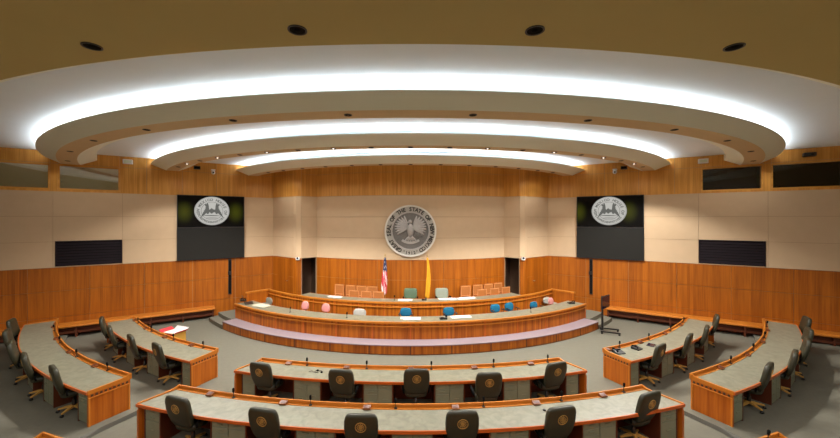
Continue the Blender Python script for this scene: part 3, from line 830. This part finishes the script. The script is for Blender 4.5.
def desk(label, rf, rn, a0, a1, zb, peds, group='curved member desks', flare=0.):
    am = (a0+a1)/2; o = root('member_desk', polar((rf+rn)/2, am, zb), R_(am), label, 'desk', group)
    e = .04/rf; sl = R_(flare)
    class G:      # end angle as a function of the radius, with plain offsets allowed
        def __init__(s, t, k): s.t, s.k = t, k
        def __call__(s, r): return s.t + s.k*(r-rf)
        def __add__(s, q): return G(s.t+q, s.k)
        def __sub__(s, q): return G(s.t-q, s.k)
    A, B = G(R_(min(a0,a1)), -sl), G(R_(max(a0,a1)), sl)
    z = lambda v: zb+v
    mb = MB(); mb.arcbox(rf+.10, rn-.025, z(.715), z(.755), A+e, B-e); build('desktop', mb, M['laminate'], o, 'arc', world=True)
    mb = MB(); mb.arcbox(rn-.025, rn, z(.70), z(.76), A, B); build('edge_band', mb, M['wood_edge'], o, 'arc', 'u', world=True)
    mb = MB(); mb.arcbox(rf+.03, rf+.10, z(.715), z(.765), A+e, B-e); build('rear_ledge', mb, M['wood_rail'], o, 'arc', 'u', world=True)
    mb = MB(); mb.arcbox(rf, rf+.03, z(.70), z(.83), A, B); build('rear_rim', mb, M['wood_rail'], o, 'arc', 'u', world=True)
    mb = MB(); mb.arcbox(rf+.01, rf+.05, z(.001), z(.70), A+e, B-e); build('modesty_panel', mb, M['wood_desk'], o, 'arc', world=True)
    mb = MB(); mb.arcbox(rf+.051, rf+.056, z(.002), z(.70), A+e, B-e); build('kneehole_shade', mb, M['wood_dark'], o, 'arc', world=True)  # thin dark sheet added to deepen the shade in the kneehole
    for s, t in ((1, A), (-1, B)):
        t_in = t + (s*e)
        mb = MB(); mb.arcbox(rf+.04, rn-.03, z(.001), z(.70), t, t_in, n=1)
        # row of small dark slots under the top and a thin rail below them
        for k in range(9):
            r = rf+.1 + (rn-rf-.2)*k/8
            mb.arcbox(r-.022, r+.022, z(.635), z(.68), t-s*.0004, t+s*.0002, mi=1, n=1)
        mb.arcbox(rf+.04, rn-.03, z(.60), z(.62), t-s*.0010, t, mi=2, n=1)
        mb.arcbox(rn-.065, rn-.03, z(.001), z(.60), t-s*.0010, t, mi=2, n=1)
        mb.arcbox(rf+.04, rf+.075, z(.001), z(.60), t-s*.0010, t, mi=2, n=1)
        build('end_panel', mb, [M['wood_desk'], M['seam'], M['wood_rail']], o, 'arc', world=True)
        mb = MB(); mb.arc([(rf+.04,z(.70)),(rf+.04,z(.83)),(rf+.1,z(.80)),(rf+.2,z(.785)),(rn-.025,z(.775)),(rn-.025,z(.70))], t, t_in, 1); build('end_rim', mb, M['wood_rail'], o, 'arc', 'u', world=True)
    for tc, w, cols in peds: pedestal(o, rn-.06, tc, w, zb, cols)
    return o
d_mid = desk('curved wood desk with speckled grey top, middle row facing the dais', 15.2, 15.97, -15.45, 15.45, 0,
     [(-14.9,.36,1),(-9.1,.68,2),(-2.8,.68,2),(3.35,.68,2),(9.4,.68,2),(14.9,.36,1)], flare=1.1)
d_front = desk('nearest long curved desk, six chairs in front of it', 17.05, 17.87, -18.0, 18.0, 0,
     [(-17.4,.40,1),(-11.4,.74,2),(-5.7,.74,2),(.1,.74,2),(5.95,.74,2),(11.9,.74,2),(17.4,.44,1)], flare=.75)
d_il = desk('curved side desk at left, next to the red and yellow carton', 15.05, 15.92, -21.9, -45.3, 0,
     [(-22.75,.36,1),(-28.5,.62,2),(-33.9,.62,2),(-39.5,.62,2),(-44.6,.3,1)])
d_ir = desk('curved side desk at right carrying dark phones and pads', 15.05, 15.92, 21.9, 45.3, 0,
     [(22.75,.36,1),(28.4,.62,2),(34,.58,2),(40,.62,2)])
d_ol = desk('outer raised side desk at far left, five chairs behind it', 17.2, 18.07, -22.7, -49.2, .1,
     [(-23.6,.4,1),(-29.2,.62,2),(-34.2,.62,2),(-39.3,.62,2),(-44.4,.62,2)])
d_or = desk('outer raised side desk at far right, five chairs behind it', 17.2, 18.07, 22.7, 49.2, .1,
     [(23.6,.4,1),(30,.62,2),(35.2,.62,2),(40.1,.5,2),(45.1,.6,2)])
d_back = desk('rearmost curved desk, only its two corners show at the bottom edge', 19.13, 19.98, -19.9, 19.9, 0, [(-10,.7,2),(0,.7,2),(10,.7,2)])

# ------------------------------------------------------------------ executive chairs
def se(w, d, cy, z, n=16, p=.55, tilt=0):
    out = []
    for i in range(n):
        a = 2*PI*i/n + PI/n; c, s_ = math.cos(a), math.sin(a)
        out.append((w*math.copysign(abs(c)**p, c), cy + d*math.copysign(abs(s_)**p, s_), z))
    return out
def make_exec(leather, emblem=True, kz=.76):
    """faces +Y; back towards -Y"""
    o = root('office_armchair', label='x', cat='chair')
    mb = MB(); mb.rings([se(.20,.20,.02,.42), se(.26,.26,.02,.43), se(.275,.27,.02,.48), se(.27,.26,.02,.53), se(.2,.2,.02,.55)])
    build('seat', mb, leather, o)
    mb = MB(); secs = []
    for k, (z, w, d) in enumerate(((.50,.15,.03),(.52,.22,.05),(.62,.265,.062),(.8,.295,.068),(1.0,.305,.068),(1.18,.30,.066),(1.28,.28,.06),(1.335,.25,.05),(1.355,.18,.025))):
        z = .5 + (z-.5)*kz; cy = -.20 - (z-.5)*.20 - .03*math.sin((z-.5)/.85*PI)
        secs.append(se(w, d, cy, z, 20, .5))
    mb.rings(secs); bk = build('backrest', mb, leather, o)
    if emblem:
        mb = MB(); n = 24
        mb.T = Matrix.Translation((0, -.2-.42*.2-.03-.070, .92)) @ Matrix.Rotation(R_(11.3), 4, 'X') 
        dring(mb, .088, .10, .01, -.004, n); dring(mb, .050, .060, .01, -.003, n); dring(mb, 0, .036, .01, -.003, n)
        for k in range(12):
            a = 2*PI*k/12; mb.box(.074*math.cos(a)-.004, .074*math.cos(a)+.004, -.003, .01, .074*math.sin(a)-.004, .074*math.sin(a)+.004)
        build('emblem', mb, M['gold'], bk)
    for s in (-1,1):
        mb = MB(); mb.tube([(s*.29,-.16,.50),(s*.315,-.18,.60),(s*.32,-.11,.64),(s*.32,.04,.65),(s*.31,.12,.64)], [.018,.02,.024,.024,.02], 10)
        mb.tube([(s*.25,.0,.45),(s*.30,.02,.52),(s*.315,.03,.63)], .018, 8)
        build('armrest', mb, M['blackmat'], o)
    mb = MB(); mb.tube([(0,0,.12),(0,0,.26),(0,0,.27),(0,0,.42)], [.045,.04,.025,.025], 12); mb.box(-.1,.1,-.12,.12,.385,.42)
    build('column', mb, M['gasmetal'], o)
    for k in range(5):
        a = 2*PI*k/5 + .35; c, s_ = math.cos(a), math.sin(a)
        mb = MB(); mb.T = Matrix.Rotation(a, 4, 'Z')
        mb.rings([[(x, y, z) for y, z in ((-w,zl),(w,zl),(w,zh),(-w,zh))] for x, w, zl, zh in ((.03,.028,.10,.15),(.15,.026,.09,.13),(.30,.018,.07,.095))], smooth=False)
        lg = build('leg', mb, M['legwood'], o)
        mb = MB(); mb.T = Matrix.Rotation(a, 4, 'Z')
        mb.tube([(.30,-.025,.03),(.30,.025,.03)], .03, 12); mb.tube([(.29,0,.05),(.29,0,.085)], .01, 6)
        build('caster', mb, M['black'], lg)
    return o
kit_exec = Kit(make_exec(M['leather']))
def seats(kit, r, angs, z, labf, group, jit=6):
    for i, a in enumerate(angs):
        rr, aa, dj = (a if isinstance(a, tuple) else (r, a, random.uniform(-jit, jit)))
        kit.put(polar(rr, aa, z), R_(aa + dj), labf(i), group)
LR5 = ['leftmost','second from the left','middle','second from the right','rightmost']
LR6 = ['leftmost','second from the left','third from the left','third from the right','second from the right','rightmost']
NF = ['nearest the camera','second nearest','third nearest','fourth nearest','farthest from the camera']
NF4 = NF[:3] + ['farthest from the camera']
def seats_top(pts, z, rot, labf, group):
    """pts: (radius, angle) under the top of the backrest; the seat is turned by rot against the radial direction"""
    for i, p in enumerate(pts):
        r, a = p[:2]; rz = R_(a + (rot if len(p) < 3 else p[2]) + random.uniform(-1.5,1.5))
        c = polar(r, a, z) + .33*Vector((-math.sin(rz), math.cos(rz), 0))
        kit_exec.put(c, rz, labf(i), group)
seats_top([(16.18,-12.9,-4),(16.23,-5.65,-2),(16.12,.5,2),(16.4,6.2,-1),(16.14,12.6,7)], 0, 0,
      lambda i: f"dark olive leather chair at the middle-row desk, {LR5[i]} of five", 'office chairs at the middle-row desk')
seats_top([(17.97,-14.6,-3),(18.0,-8.6,-3),(18.0,-2.8,2),(17.9,3.0,0),(17.96,8.9,3),(17.86,15.5,8)], 0, 0,
      lambda i: f"dark olive leather chair at the nearest desk, {LR6[i]} of six", 'office chairs at the nearest desk')
seats_top([(16.1,-25.9),(16.1,-31.1),(16.15,-36.8),(16.1,-42.3)], 0, -10, lambda i: f"dark leather chair, inner left side desk, {NF4[i]}", 'office chairs at the inner left desk')
seats_top([(16.1,25.3),(16.05,31.4),(16.05,36.6),(16.0,43.6)], 0, 10, lambda i: f"dark leather chair, inner right side desk, {NF4[i]}", 'office chairs at the inner right desk')
seats_top([(18.15,-26.5),(18.22,-31.8),(18.25,-36.7),(18.28,-41.9),(18.28,-47.0)], .1, -10, lambda i: f"dark leather chair, outer left side desk, {NF[i]}", 'office chairs at the outer left desk')
seats_top([(18.1,27.3),(18.15,32.6),(18.18,37.8),(18.18,42.3),(18.25,48.0)], .1, 10, lambda i: f"dark leather chair, outer right side desk, {NF[i]}", 'office chairs at the outer right desk')
def face_cam(): return PI
g = make_exec(M['leather_green'], False, .56); g.location = polar(8.72, 0, ZT); g.rotation_euler = (0,0,PI)
g['label'] = 'green leather high-back chair at the centre of the upper counter'; 
g = make_exec(M['leather_grey'], False, .55); g.location = polar(8.75, 9.6, ZT); g.rotation_euler = (0,0,PI+R_(9.6))
g['label'] = 'pale grey-green high-back chair behind the papers on the upper counter'

# ------------------------------------------------------------------ task chairs on the dais
def make_task(name, fabric, top=.87, w=.23, egg=False, arms=False):
    o = root(name, label='x', cat='chair')
    mb = MB(); mb.rings([se(.16,.16,.02,.42), se(.22,.21,.02,.43), se(.225,.215,.02,.47), se(.18,.18,.02,.49)]); build('seat', mb, fabric, o)
    mb = MB(); secs = []; z0 = min(.52, top-.34); n = 7
    for k in range(n+1):
        q = k/n; z = z0 + (top-z0)*(.5-.5*math.cos(PI*q)); prof = math.sin(PI*min(max(q*.94+.03,0),1))**.5
        ww = w*prof*(1. if not egg else (1.08-.35*q)); secs.append(se(max(ww,.03), .04*max(prof,.3), -.22-.06*q, z, 18, .7))
    mb.rings(secs); build('backrest', mb, fabric, o)
    mb = MB(); secs = [[(x, y-.05, z) for x, y, z in r] for r in secs]
    mb.tube([(0,-.05,.40),(0,-.24,.42),(0,-.30,.55),(0,-.31,.68)], .022, 8); build('back_bracket', mb, M['black'], o)
    for s in ((-1,1) if arms else ()):
        mb = MB(); mb.tube([(s*.22,.0,.42),(s*.24,0,.46),(s*.245,-.02,.62)], .014, 8); mb.rbox(s*.245-.03, s*.245+.03, -.14, .10, .62, .65, .008)
        build('armrest', mb, M['black'], o)
    mb = MB(); mb.tube([(0,0,.10),(0,0,.42)], .025, 10); build('column', mb, M['black'], o)
    for k in range(5):
        a = 2*PI*k/5+.3; mb = MB(); mb.tube([(.02*math.cos(a),.02*math.sin(a),.11),(.25*math.cos(a),.25*math.sin(a),.075)], [.022,.015], 8)
        lg = build('leg', mb, M['black'], o)
        mb = MB(); mb.ball((.25*math.cos(a),.25*math.sin(a),.03),.03,10,6); build('caster', mb, M['black'], lg)
    return o
def th_of(px, r):
    k = (px-410.5)/F; best = min(((abs(r*math.sin(R_(t/10)) - k*(CY-r*math.cos(R_(t/10)))), t/10) for t in range(-450, 451)))
    return best[1]
kb = Kit(make_task('task_chair', M['blue'], .82, arms=True)); kp = Kit(make_task('task_chair', M['pink'], .85, .21, True))
kw = Kit(make_task('task_chair', M['white_fabric'], .73, .27)); kg = Kit(make_task('task_chair', M['grey_fabric'], .72, .26))
for kit, px, r, lab in (
    (kg, 264, 10.75, 'grey fabric chair at the left end of the front dais bench'),
    (kp, 301, 10.78, 'pink egg-backed chair behind the front dais bench, farthest left pink one'),
    (kp, 322.5, 10.78, 'pink egg-backed chair between the other pink chair and the off-white one, left half of dais'),
    (kw, 357.5, 10.78, 'off-white low-backed chair left of the centre of the front dais bench'),
    (kb, 405.5, 10.78, 'blue fabric chair at the centre of the front dais bench, leftmost blue one'),
    (kb, 450.5, 10.78, 'blue fabric chair behind the papers and black phone on the front dais bench'),
    (kb, 498.5, 10.78, 'blue fabric chair, left one of the close pair at the front dais bench'),
    (kb, 513, 10.76, 'blue fabric chair, right one of the close pair at the front dais bench'),
    (kb, 538.5, 10.8, 'blue fabric chair next to the off-white and pink chairs at the right end'),
    (kw, 551.5, 10.36, 'off-white chair between a blue and a pink one at the right end'),
    (kp, 556, 10.8, 'pink egg-backed chair at the right end of the front dais bench')):
    t = th_of(px, r)
    oo = kit.put(polar(r, t, DZ), R_(t)+PI, lab, 'chairs behind the front dais bench')
    oo.scale = (1, 1, .84 if px > 530 else .96)

# wooden audience chairs behind the upper counter
def make_wood_chair(H=.97):
    o = root('wooden_chair', label='x', cat='chair')
    mb = MB(); mb.rbox(-.23,.23,-.20,.21,.42,.47,.012); build('seat', mb, M['seat_fabric'], o)
    mb = MB()
    mb.box(-.245,-.205,-.245,-.205,.50,H-.04); mb.box(.205,.245,-.245,-.205,.50,H-.04); mb.box(-.245,.245,-.25,-.20,H-.04,H); mb.box(-.205,.205,-.24,-.21,.50,.54)
    bk = build('back_frame', mb, M['seat_wood'], o)
    mb = MB(); mb.rbox(-.205,.205,-.238,-.212,.54,H-.04,.006); build('back_panel', mb, M['seat_fabric'], bk)
    for x in (-1,1):
        for y, zt in ((-.225,.50),(.19,.42)):
            mb = MB(); mb.box(x*.225-.02, x*.225+.02, y-.02, y+.02, 0, zt); build('leg', mb, M['seat_wood'], o)
    return o
kc = Kit(make_wood_chair()); kf = Kit(make_wood_chair(.86))
def wc(px, off, lab, grp, rot=0):
    k = (px-410.5)/F; y = 16.3
    for _ in range(20): y = cw(k*y) - off
    x = k*y; t = math.asin(x/RCW)
    (kf if off > .6 else kc).put((x, y, ZT), t*.9+PI+rot, lab, grp)
for i, px in enumerate((337, 348.5, 360, 371)):
    wc(px, .34, f"wooden chair in the back row left of the flags, {ORD[i]} from the left", 'wooden chairs left of the flags')
for i, px in enumerate((352, 364.7, 377.4)):
    wc(px, .92, f"wooden chair left of the flags, {['left','middle','right'][i]} one of the front three", 'wooden chairs left of the flags')
wc(467.5, .42, 'single brown wooden chair standing just right of the pale grey-green chair', 'wooden chairs right of the flags')
for i, px in enumerate((480, 490.8, 501)):
    wc(px, .34, f"brown wooden chair against the wall at right, {['left','middle','right'][i]} of the back three", 'wooden chairs right of the flags')
for i, px in enumerate((484.5, 497.5, 509)):
    wc(px, .92, f"brown wooden chair behind the upper counter at right, {['left','middle','right'][i]} of the front three", 'wooden chairs right of the flags')

# ------------------------------------------------------------------ flags
def flag(label, x, y, kind):
    o = root('draped_flag', (x, y, ZT), 0, label, 'flag', 'flags behind the dais')
    mb = MB(); mb.rings([[(r*math.cos(2*PI*i/16), r*math.sin(2*PI*i/16), z) for i in range(16)] for r, z in ((.14,0),(.14,.02),(.05,.05),(.02,.07))]); build('stand', mb, M['brass'], o)
    mb = MB(); mb.tube([(0,0,.03),(0,0,2.42)], .013, 8); build('pole', mb, M['brass'], o)
    mb = MB(); mb.tube([(0,0,2.40),(0,0,2.46),(0,0,2.56)], [.012,.032,.004], 8); build('finial', mb, M['brass'], o)
    # folded cloth: deep pleats round an offset axis
    mb = MB(); n = 56; rings = []
    H = 20; zt, zb = 2.36, .72 if kind == 'us' else .55
    for j in range(H+1):
        q = j/H; z = zt + (zb-zt)*q
        R0 = .62*(.035 + .085*min(1, q*1.6)*(1-.25*max(0, q-.6))) * (1.25 if kind == 'us' else 1.)
        sh = (-.05*q if kind == 'us' else .05*math.sin(q*PI*1.1))
        rings.append([((R0*(1+.30*math.sin(5*a+3*q)) + .006*math.sin(11*a))*math.cos(a)*1.15 + sh, (R0*(1+.30*math.sin(5*a+3*q)))*math.sin(a)*.8, z + .05*q*math.sin(a*2+1)) for a in [2*PI*i/n for i in range(n)]])
    mb.rings(rings)
    if kind == 'us':
        for f in mb.bm.faces:
            c = f.calc_center_median(); a = math.atan2(c.y, c.x)
            if c.z > 2.36-.62: f.material_index = 2 if (math.sin(c.z*55)*math.sin(a*9) < .72) else 1
            else: f.material_index = 0 if math.sin(a*7 + c.z*5.5) > -.45 else 1
        mats = [M['flag_red'], M['flag_white'], M['flag_blue']]
    else: mats = [M['flag_yellow']]
    build('cloth', mb, mats, o)
flag('red, white and blue flag draped on a pole, left of the centre chair', -1.15, 15.82, 'us')
flag('plain yellow flag draped on a pole, right of the centre chair', .76, 15.75, 'nm')

# ------------------------------------------------------------------ desk microphones and boxes
def make_mic():
    o = root('microphone', label='x', cat='microphone')
    mb = MB(); mb.rbox(-.03,.03,-.03,.03,0,.02,.005); build('base', mb, M['black'], o)
    mb = MB(); mb.tube([(0,0,.02),(0,0,.09),(0,-.005,.13)], .008, 8); build('stem', mb, M['black'], o)
    mb = MB(); mb.tube([(0,-.005,.12),(0,-.008,.14),(0,-.012,.20),(0,-.012,.215)], [.014,.024,.024,.012], 10); build('head', mb, M['blackmat'], o)
    return o
def make_cbox():
    o = root('control_box', label='x', cat='control box')
    mb = MB(); mb.rings([[(x, y, z) for y, z in ((-.05,0),(.05,0),(.05,.055),(-.05,.03))] for x in (-.075,.075)], smooth=False); build('casing', mb, M['box_brown'], o)
    mb = MB(); mb.rings([[(x, y, z) for y, z in ((-.038,.034),(.038,.0535),(.038,.056),(-.038,.037))] for x in (-.055,.055)], smooth=False); build('button_plate', mb, M['wood_dark'], o)
    return o
km, kx = Kit(make_mic()), Kit(make_cbox())
def row_items(kit, what, r, angs, z, where, group):
    n = len(angs)
    for i, a in enumerate(sorted(angs)):
        kit.put(polar(r, a, z), R_(a), f"{what} {where}, {ORD[i]} from the left", group)
zl = .7655
for r, zz, where, mics in (
    (15.27, 0, 'on the middle-row desk', [-10.2,-4.2,2.0,8.1,13.9]),
    (17.11, 0, 'on the nearest desk', [-12.8,-6.9,-1.0,5.0,10.7,16.0]),
    (15.11, 0, 'on the inner left side desk', [-24,-29.7,-35.7,-41.5]),
    (15.11, 0, 'on the inner right side desk', [24.3,30,36,42]),
    (17.26, .1, 'on the outer left side desk', [-25.6,-31.6,-37.6,-43.6]),
    (17.26, .1, 'on the outer right side desk', [28.6,34.2,40,45.7])):
    row_items(km, 'upright black microphone', r+.008, mics, zl+zz, where, 'microphones ' + where)
    row_items(kx, 'small brown control box', r+.035, [m_-1.95 for m_ in mics], zl+zz, where, 'control boxes ' + where)
km.put(polar(19.19, 18.7, zl), R_(18.7), 'black microphone on the desk corner at the bottom right edge', 'microphones on the rearmost desk')
for i, px in enumerate((290, 347, 531)):
    t = th_of(px, 11.5); km.put(polar(11.5, t, .946), R_(t)+PI, f"small black microphone on the front dais bench, {['left','middle','right'][i]} of three", 'microphones on the dais bench')
t = th_of(394.5, 9.6); km.put(polar(9.6, t, 1.206), R_(t)+PI, 'black microphone on the upper counter left of the green chair', 'microphones on the upper counter')

# ------------------------------------------------------------------ papers, phones, laptops
def sheets(label, r, px, z, w, d, n=5, mat='paper', rot=0, t=None):
    t = th_of(px, r) if t is None else t
    o = root('paper_stack', polar(r, t, z), R_(t+rot), label, 'papers')
    for k in range(n):
        mb = MB(); dx, dy = random.uniform(-.15,.15)*w, random.uniform(-.12,.12)*d; mb.T = Matrix.Rotation(R_(random.uniform(-5,5)), 4, 'Z')
        ww = w*random.uniform(.55,.85)/2; dd = d*random.uniform(.7,.9)/2
        mb.rbox(dx-ww, dx+ww, dy-dd, dy+dd, .001+.005*k, .005+.005*k, .0015)
        build('sheet', mb, M[mat], o)
Zb, Zu = .946, 1.206
sheets('loose cream papers heaped by the laptop, left end of the front dais bench', 11.38, 262, Zb, .9, .42, 7, 'paper_cream')
sheets('white papers in front of the central blue chair, front dais bench', 11.35, 411, Zb, .75, .38, 5)
sheets('white papers beside the black phone, right of centre on the front dais bench', 11.3, 462, Zb, .9, .35, 4)
sheets('white papers at the left end of the upper counter', 9.55, 335, Zu, .75, .32, 4)
sheets('white papers before the green chair on the upper counter', 9.56, 406, Zu, .75, .32, 4)
sheets('broad white papers before the pale grey-green chair, upper counter', 9.56, 448, Zu, .8, .34, 5)
sheets('white papers spread right of the pale grey-green chair, upper counter', 9.56, 466, Zu, .8, .34, 5)
def phone(label, r, t, z, s=1., rot=0):
    o = root('desk_phone', polar(r, t, z), R_(t+rot), label, 'phone', 'desk phones')
    mb = MB(); mb.rings([[(x*s, y*s, q*s) for y, q in ((-.09,0),(.09,0),(.09,.06),(-.09,.02))] for x in (-.1,.1)], smooth=False); build('base', mb, M['black'], o)
    mb = MB(); mb.tube([(-.085*s,-.07*s,.05*s),(-.085*s,-.05*s,.075*s),(-.085*s,.05*s,.095*s),(-.085*s,.07*s,.08*s)], [.022*s,.014*s,.014*s,.022*s], 8); build('handset', mb, M['blackmat'], o)
    mb = MB(); mb.box(.0,.085*s,.02*s,.075*s,.051*s,.058*s); build('display', mb, M['lens'], o)
phone('black phone on the front dais bench right of centre', 11.45, th_of(443, 11.45), Zb, 1.3, 180)
phone('small black device on the upper counter right of the green chair', 9.55, th_of(424, 9.55), Zu, 1., 180)
phone('dark phone at the right end of the front dais bench', 11.4, th_of(571, 11.4), Zb, 1.2, 150)
phone('dark phone at the near end of the inner right side desk', 15.36, 22.9, .756, 1.3, -10)
phone('dark phone midway between the near end and the nearest chair, inner right side desk', 15.38, 25.8, .756, 1.2, 5)
def laptop(label, p, rz):
    o = root('laptop', p, rz, label, 'laptop'); o.scale = (1.25,)*3
    mb = MB(); mb.rbox(-.19,.19,-.13,.13,0,.022,.004); build('keyboard_base', mb, M['black'], o)
    mb = MB(); mb.T = Matrix.Translation((0,.13,.02)) @ Matrix.Rotation(R_(-18),4,'X'); mb.rbox(-.19,.19,-.008,.008,0,.26,.003); build('lid', mb, M['black'], o)
    mb = MB(); mb.T = Matrix.Translation((0,.13,.02)) @ Matrix.Rotation(R_(-18),4,'X'); mb.box(-.17,.17,-.0095,-.008,.02,.24); build('display', mb, M['lens'], o)
t = th_of(247, 11.5); laptop('open black laptop at the left end of the front dais bench', polar(11.42, t, Zb), R_(t)+PI-.4)
t = th_of(240, 11.5); phone('black phone beside the laptop at the left end of the dais bench', 11.36, t, Zb, 1.4, 160)
def tablet(label, r, t, z, rot):
    o = root('tablet_computer', polar(r, t, z), R_(t+rot), label, 'tablet')
    mb = MB(); mb.rbox(-.14,.14,-.10,.10,0,.02,.004); build('casing', mb, M['black'], o); mb = MB(); mb.box(-.12,.12,-.085,.085,.02,.022); build('display', mb, M['lens'], o)
tablet('dark flat tablet lying on the inner right side desk beside the nearest chair', 15.40, 28.4, .756, 15)
# headset with cord on the middle desk
o = root('headset', polar(15.6, -8.5, .762), R_(-8.5), 'black headset with a looped cord on the middle-row desk', 'headset')
mb = MB(); mb.tube([(.09*math.cos(a), .07*math.sin(a), .012+.01*math.sin(3*a)) for a in [PI*2*i/20*.8 for i in range(21)]], .007, 6); build('headband', mb, M['black'], o)
for s in (-1,1):
    mb = MB(); mb.ball((s*.07+.03,-.04*s,.025), (.03,.03,.022), 10, 6); build('ear_pad', mb, M['blackmat'], o)
mb = MB(); mb.tube([(-.08-.02*i, -.03*math.sin(i*.9), .008) for i in range(9)], .005, 6); build('cord', mb, M['black'], o)
# small round button unit on the nearest desk
o = root('desk_puck', polar(17.38, 8.9, .756), 0, 'tiny black round puck on the nearest desk right of centre', 'puck')
mb = MB(); mb.rings([[(r*math.cos(2*PI*i/16), r*math.sin(2*PI*i/16), z) for i in range(16)] for r, z in ((.03,0),(.032,.01),(.028,.022))], smooth=False); build('housing', mb, M['black'], o)
mb = MB(); mb.ball((0,0,.022),(.015,.015,.006),10,6); build('button', mb, M['gasmetal'], o)

# ------------------------------------------------------------------ monitor cart and carton
o = root('monitor_cart', (7.8, 14.25, 0), R_(-25), 'black wheeled monitor stand at the right end of the dais', 'monitor stand')
for s in (-1,1):
    mb = MB(); mb.box(-.06,.62,s*.26-.03,s*.26+.03,.07,.12); ft = build('foot', mb, M['black'], o)
    for x in (-.02,.58):
        mb = MB(); mb.tube([(x,s*.26-.015,.035),(x,s*.26+.015,.035)],.035,12); build('caster', mb, M['black'], ft)
mb = MB(); mb.box(0,.06,-.26,.26,.07,.12); build('crossbar', mb, M['black'], o)
for s in (-1,1):
    mb = MB(); mb.box(-.02,.04,s*.10-.02,s*.10+.02,.12,1.45); build('upright', mb, M['black'], o)
mb = MB(); mb.rbox(.04,.10,-.14,.14,.98,1.06,.008); build('bracket', mb, M['gasmetal'], o)
mb = MB(); mb.T = Matrix.Rotation(R_(-25),4,'Z'); mb.rbox(.10,.15,-.38,.38,1.0,1.5,.01); sc = build('screen', mb, M['black'], o)
mb = MB(); mb.T = Matrix.Rotation(R_(-25),4,'Z'); mb.box(.15,.153,-.36,.36,1.02,1.48); build('display', mb, M['lens'], sc)

o = root('open_carton', (-8.78, 12.98, 0), R_(-20), 'ochre carton with red lid flap and white papers on the floor, left side', 'carton')
mb = MB(); w, d, h, t = .31, .24, .42, .012
mb.box(-w,w,-d,-d+t,0,h); mb.box(-w,w,d-t,d,0,h); mb.box(-w,-w+t,-d+t,d-t,0,h); mb.box(w-t,w,-d+t,d-t,0,h); mb.box(-w+t,w-t,-d+t,d-t,0,t); build('box', mb, M['yellow_card'], o)
mb = MB(); v = [mb.v(p) for p in ((-w,d,h+.001),(w,d,h+.001),(w,d+.12,h+.10),(-w,d+.12,h+.10),(-w,d+.012,h+.001),(w,d+.012,h+.001),(w,d+.132,h+.10),(-w,d+.132,h+.10))]
for q in ((0,1,2,3),(7,6,5,4),(0,4,5,1),(3,2,6,7),(0,3,7,4),(1,5,6,2)): mb.f([v[i] for i in q])
build('lid_flap', mb, M['flag_white'], o)
for s in (-1,1):
    mb = MB(); v = [mb.v(p) for p in ((s*w,-d,h+.001),(s*w,d,h+.001),(s*(w+.14),d,h+.08),(s*(w+.14),-d,h+.08),(s*w,-d,h+.012),(s*w,d,h+.012),(s*(w+.14),d,h+.092),(s*(w+.14),-d,h+.092))]
    for q in ((0,1,2,3),(7,6,5,4),(0,4,5,1),(3,2,6,7),(0,3,7,4),(1,5,6,2)): mb.f([v[i] for i in q])
    build('side_flap', mb, M['red'], o)
mb = MB(); mb.rbox(-w+.06,w-.06,-d+.04,d-.04,.36,.44,.01); build('paper_bundle', mb, M['paper'], o)
mb = MB(); mb.box(-w-.001,w+.001,-d-.003,-d,h-.10,h); build('red_band', mb, M['red'], o)

# ------------------------------------------------------------------ added unseen fill lamps behind the camera (same downlights in the broad ceiling)
k = 0
for r, angs in ((22.6, [-26,-18,-9,0,9,18,26]), (25.6, [-26,-17,-8.5,0,8.5,17,26])):
    for i, a in enumerate(angs):
        o = kit_big.put(polar(r, a, ZM), R_(a), f"added fill downlight in the broad ceiling behind the viewer, {'near' if r < 24 else 'far'} row, {ORD[i]} from left", 'added fill downlights behind the viewer')
        l = bpy.data.objects.new('lamp', lamp(None, E_FILL, 168)); COL.objects.link(l); l.parent = o; l.location = (0,0,-.09)

# ------------------------------------------------------------------ camera, world, view
cam = bpy.data.cameras.new('camera'); co = bpy.data.objects.new('camera', cam); COL.objects.link(co)
co.location = (0, 0, 4.6); co.rotation_euler = (PI/2, 0, 0)
cam.sensor_width = 36; cam.lens = 36*F/840; cam.shift_x = 9.5/840; cam.shift_y = 0; cam.clip_start = .05; cam.clip_end = 200
SC.camera = co
w = bpy.data.worlds.new('world'); SC.world = w; w.use_nodes = True
w.node_tree.nodes['Background'].inputs[0].default_value = (0,0,0,1)
SC.view_settings.view_transform = 'Standard'; SC.view_settings.look = 'None'; SC.view_settings.gamma = 1
SC.view_settings.use_curve_mapping = False; SC.view_settings.exposure = .36
SC.cycles.use_denoising = True
SC.cycles.max_bounces = 8; SC.cycles.diffuse_bounces = 5
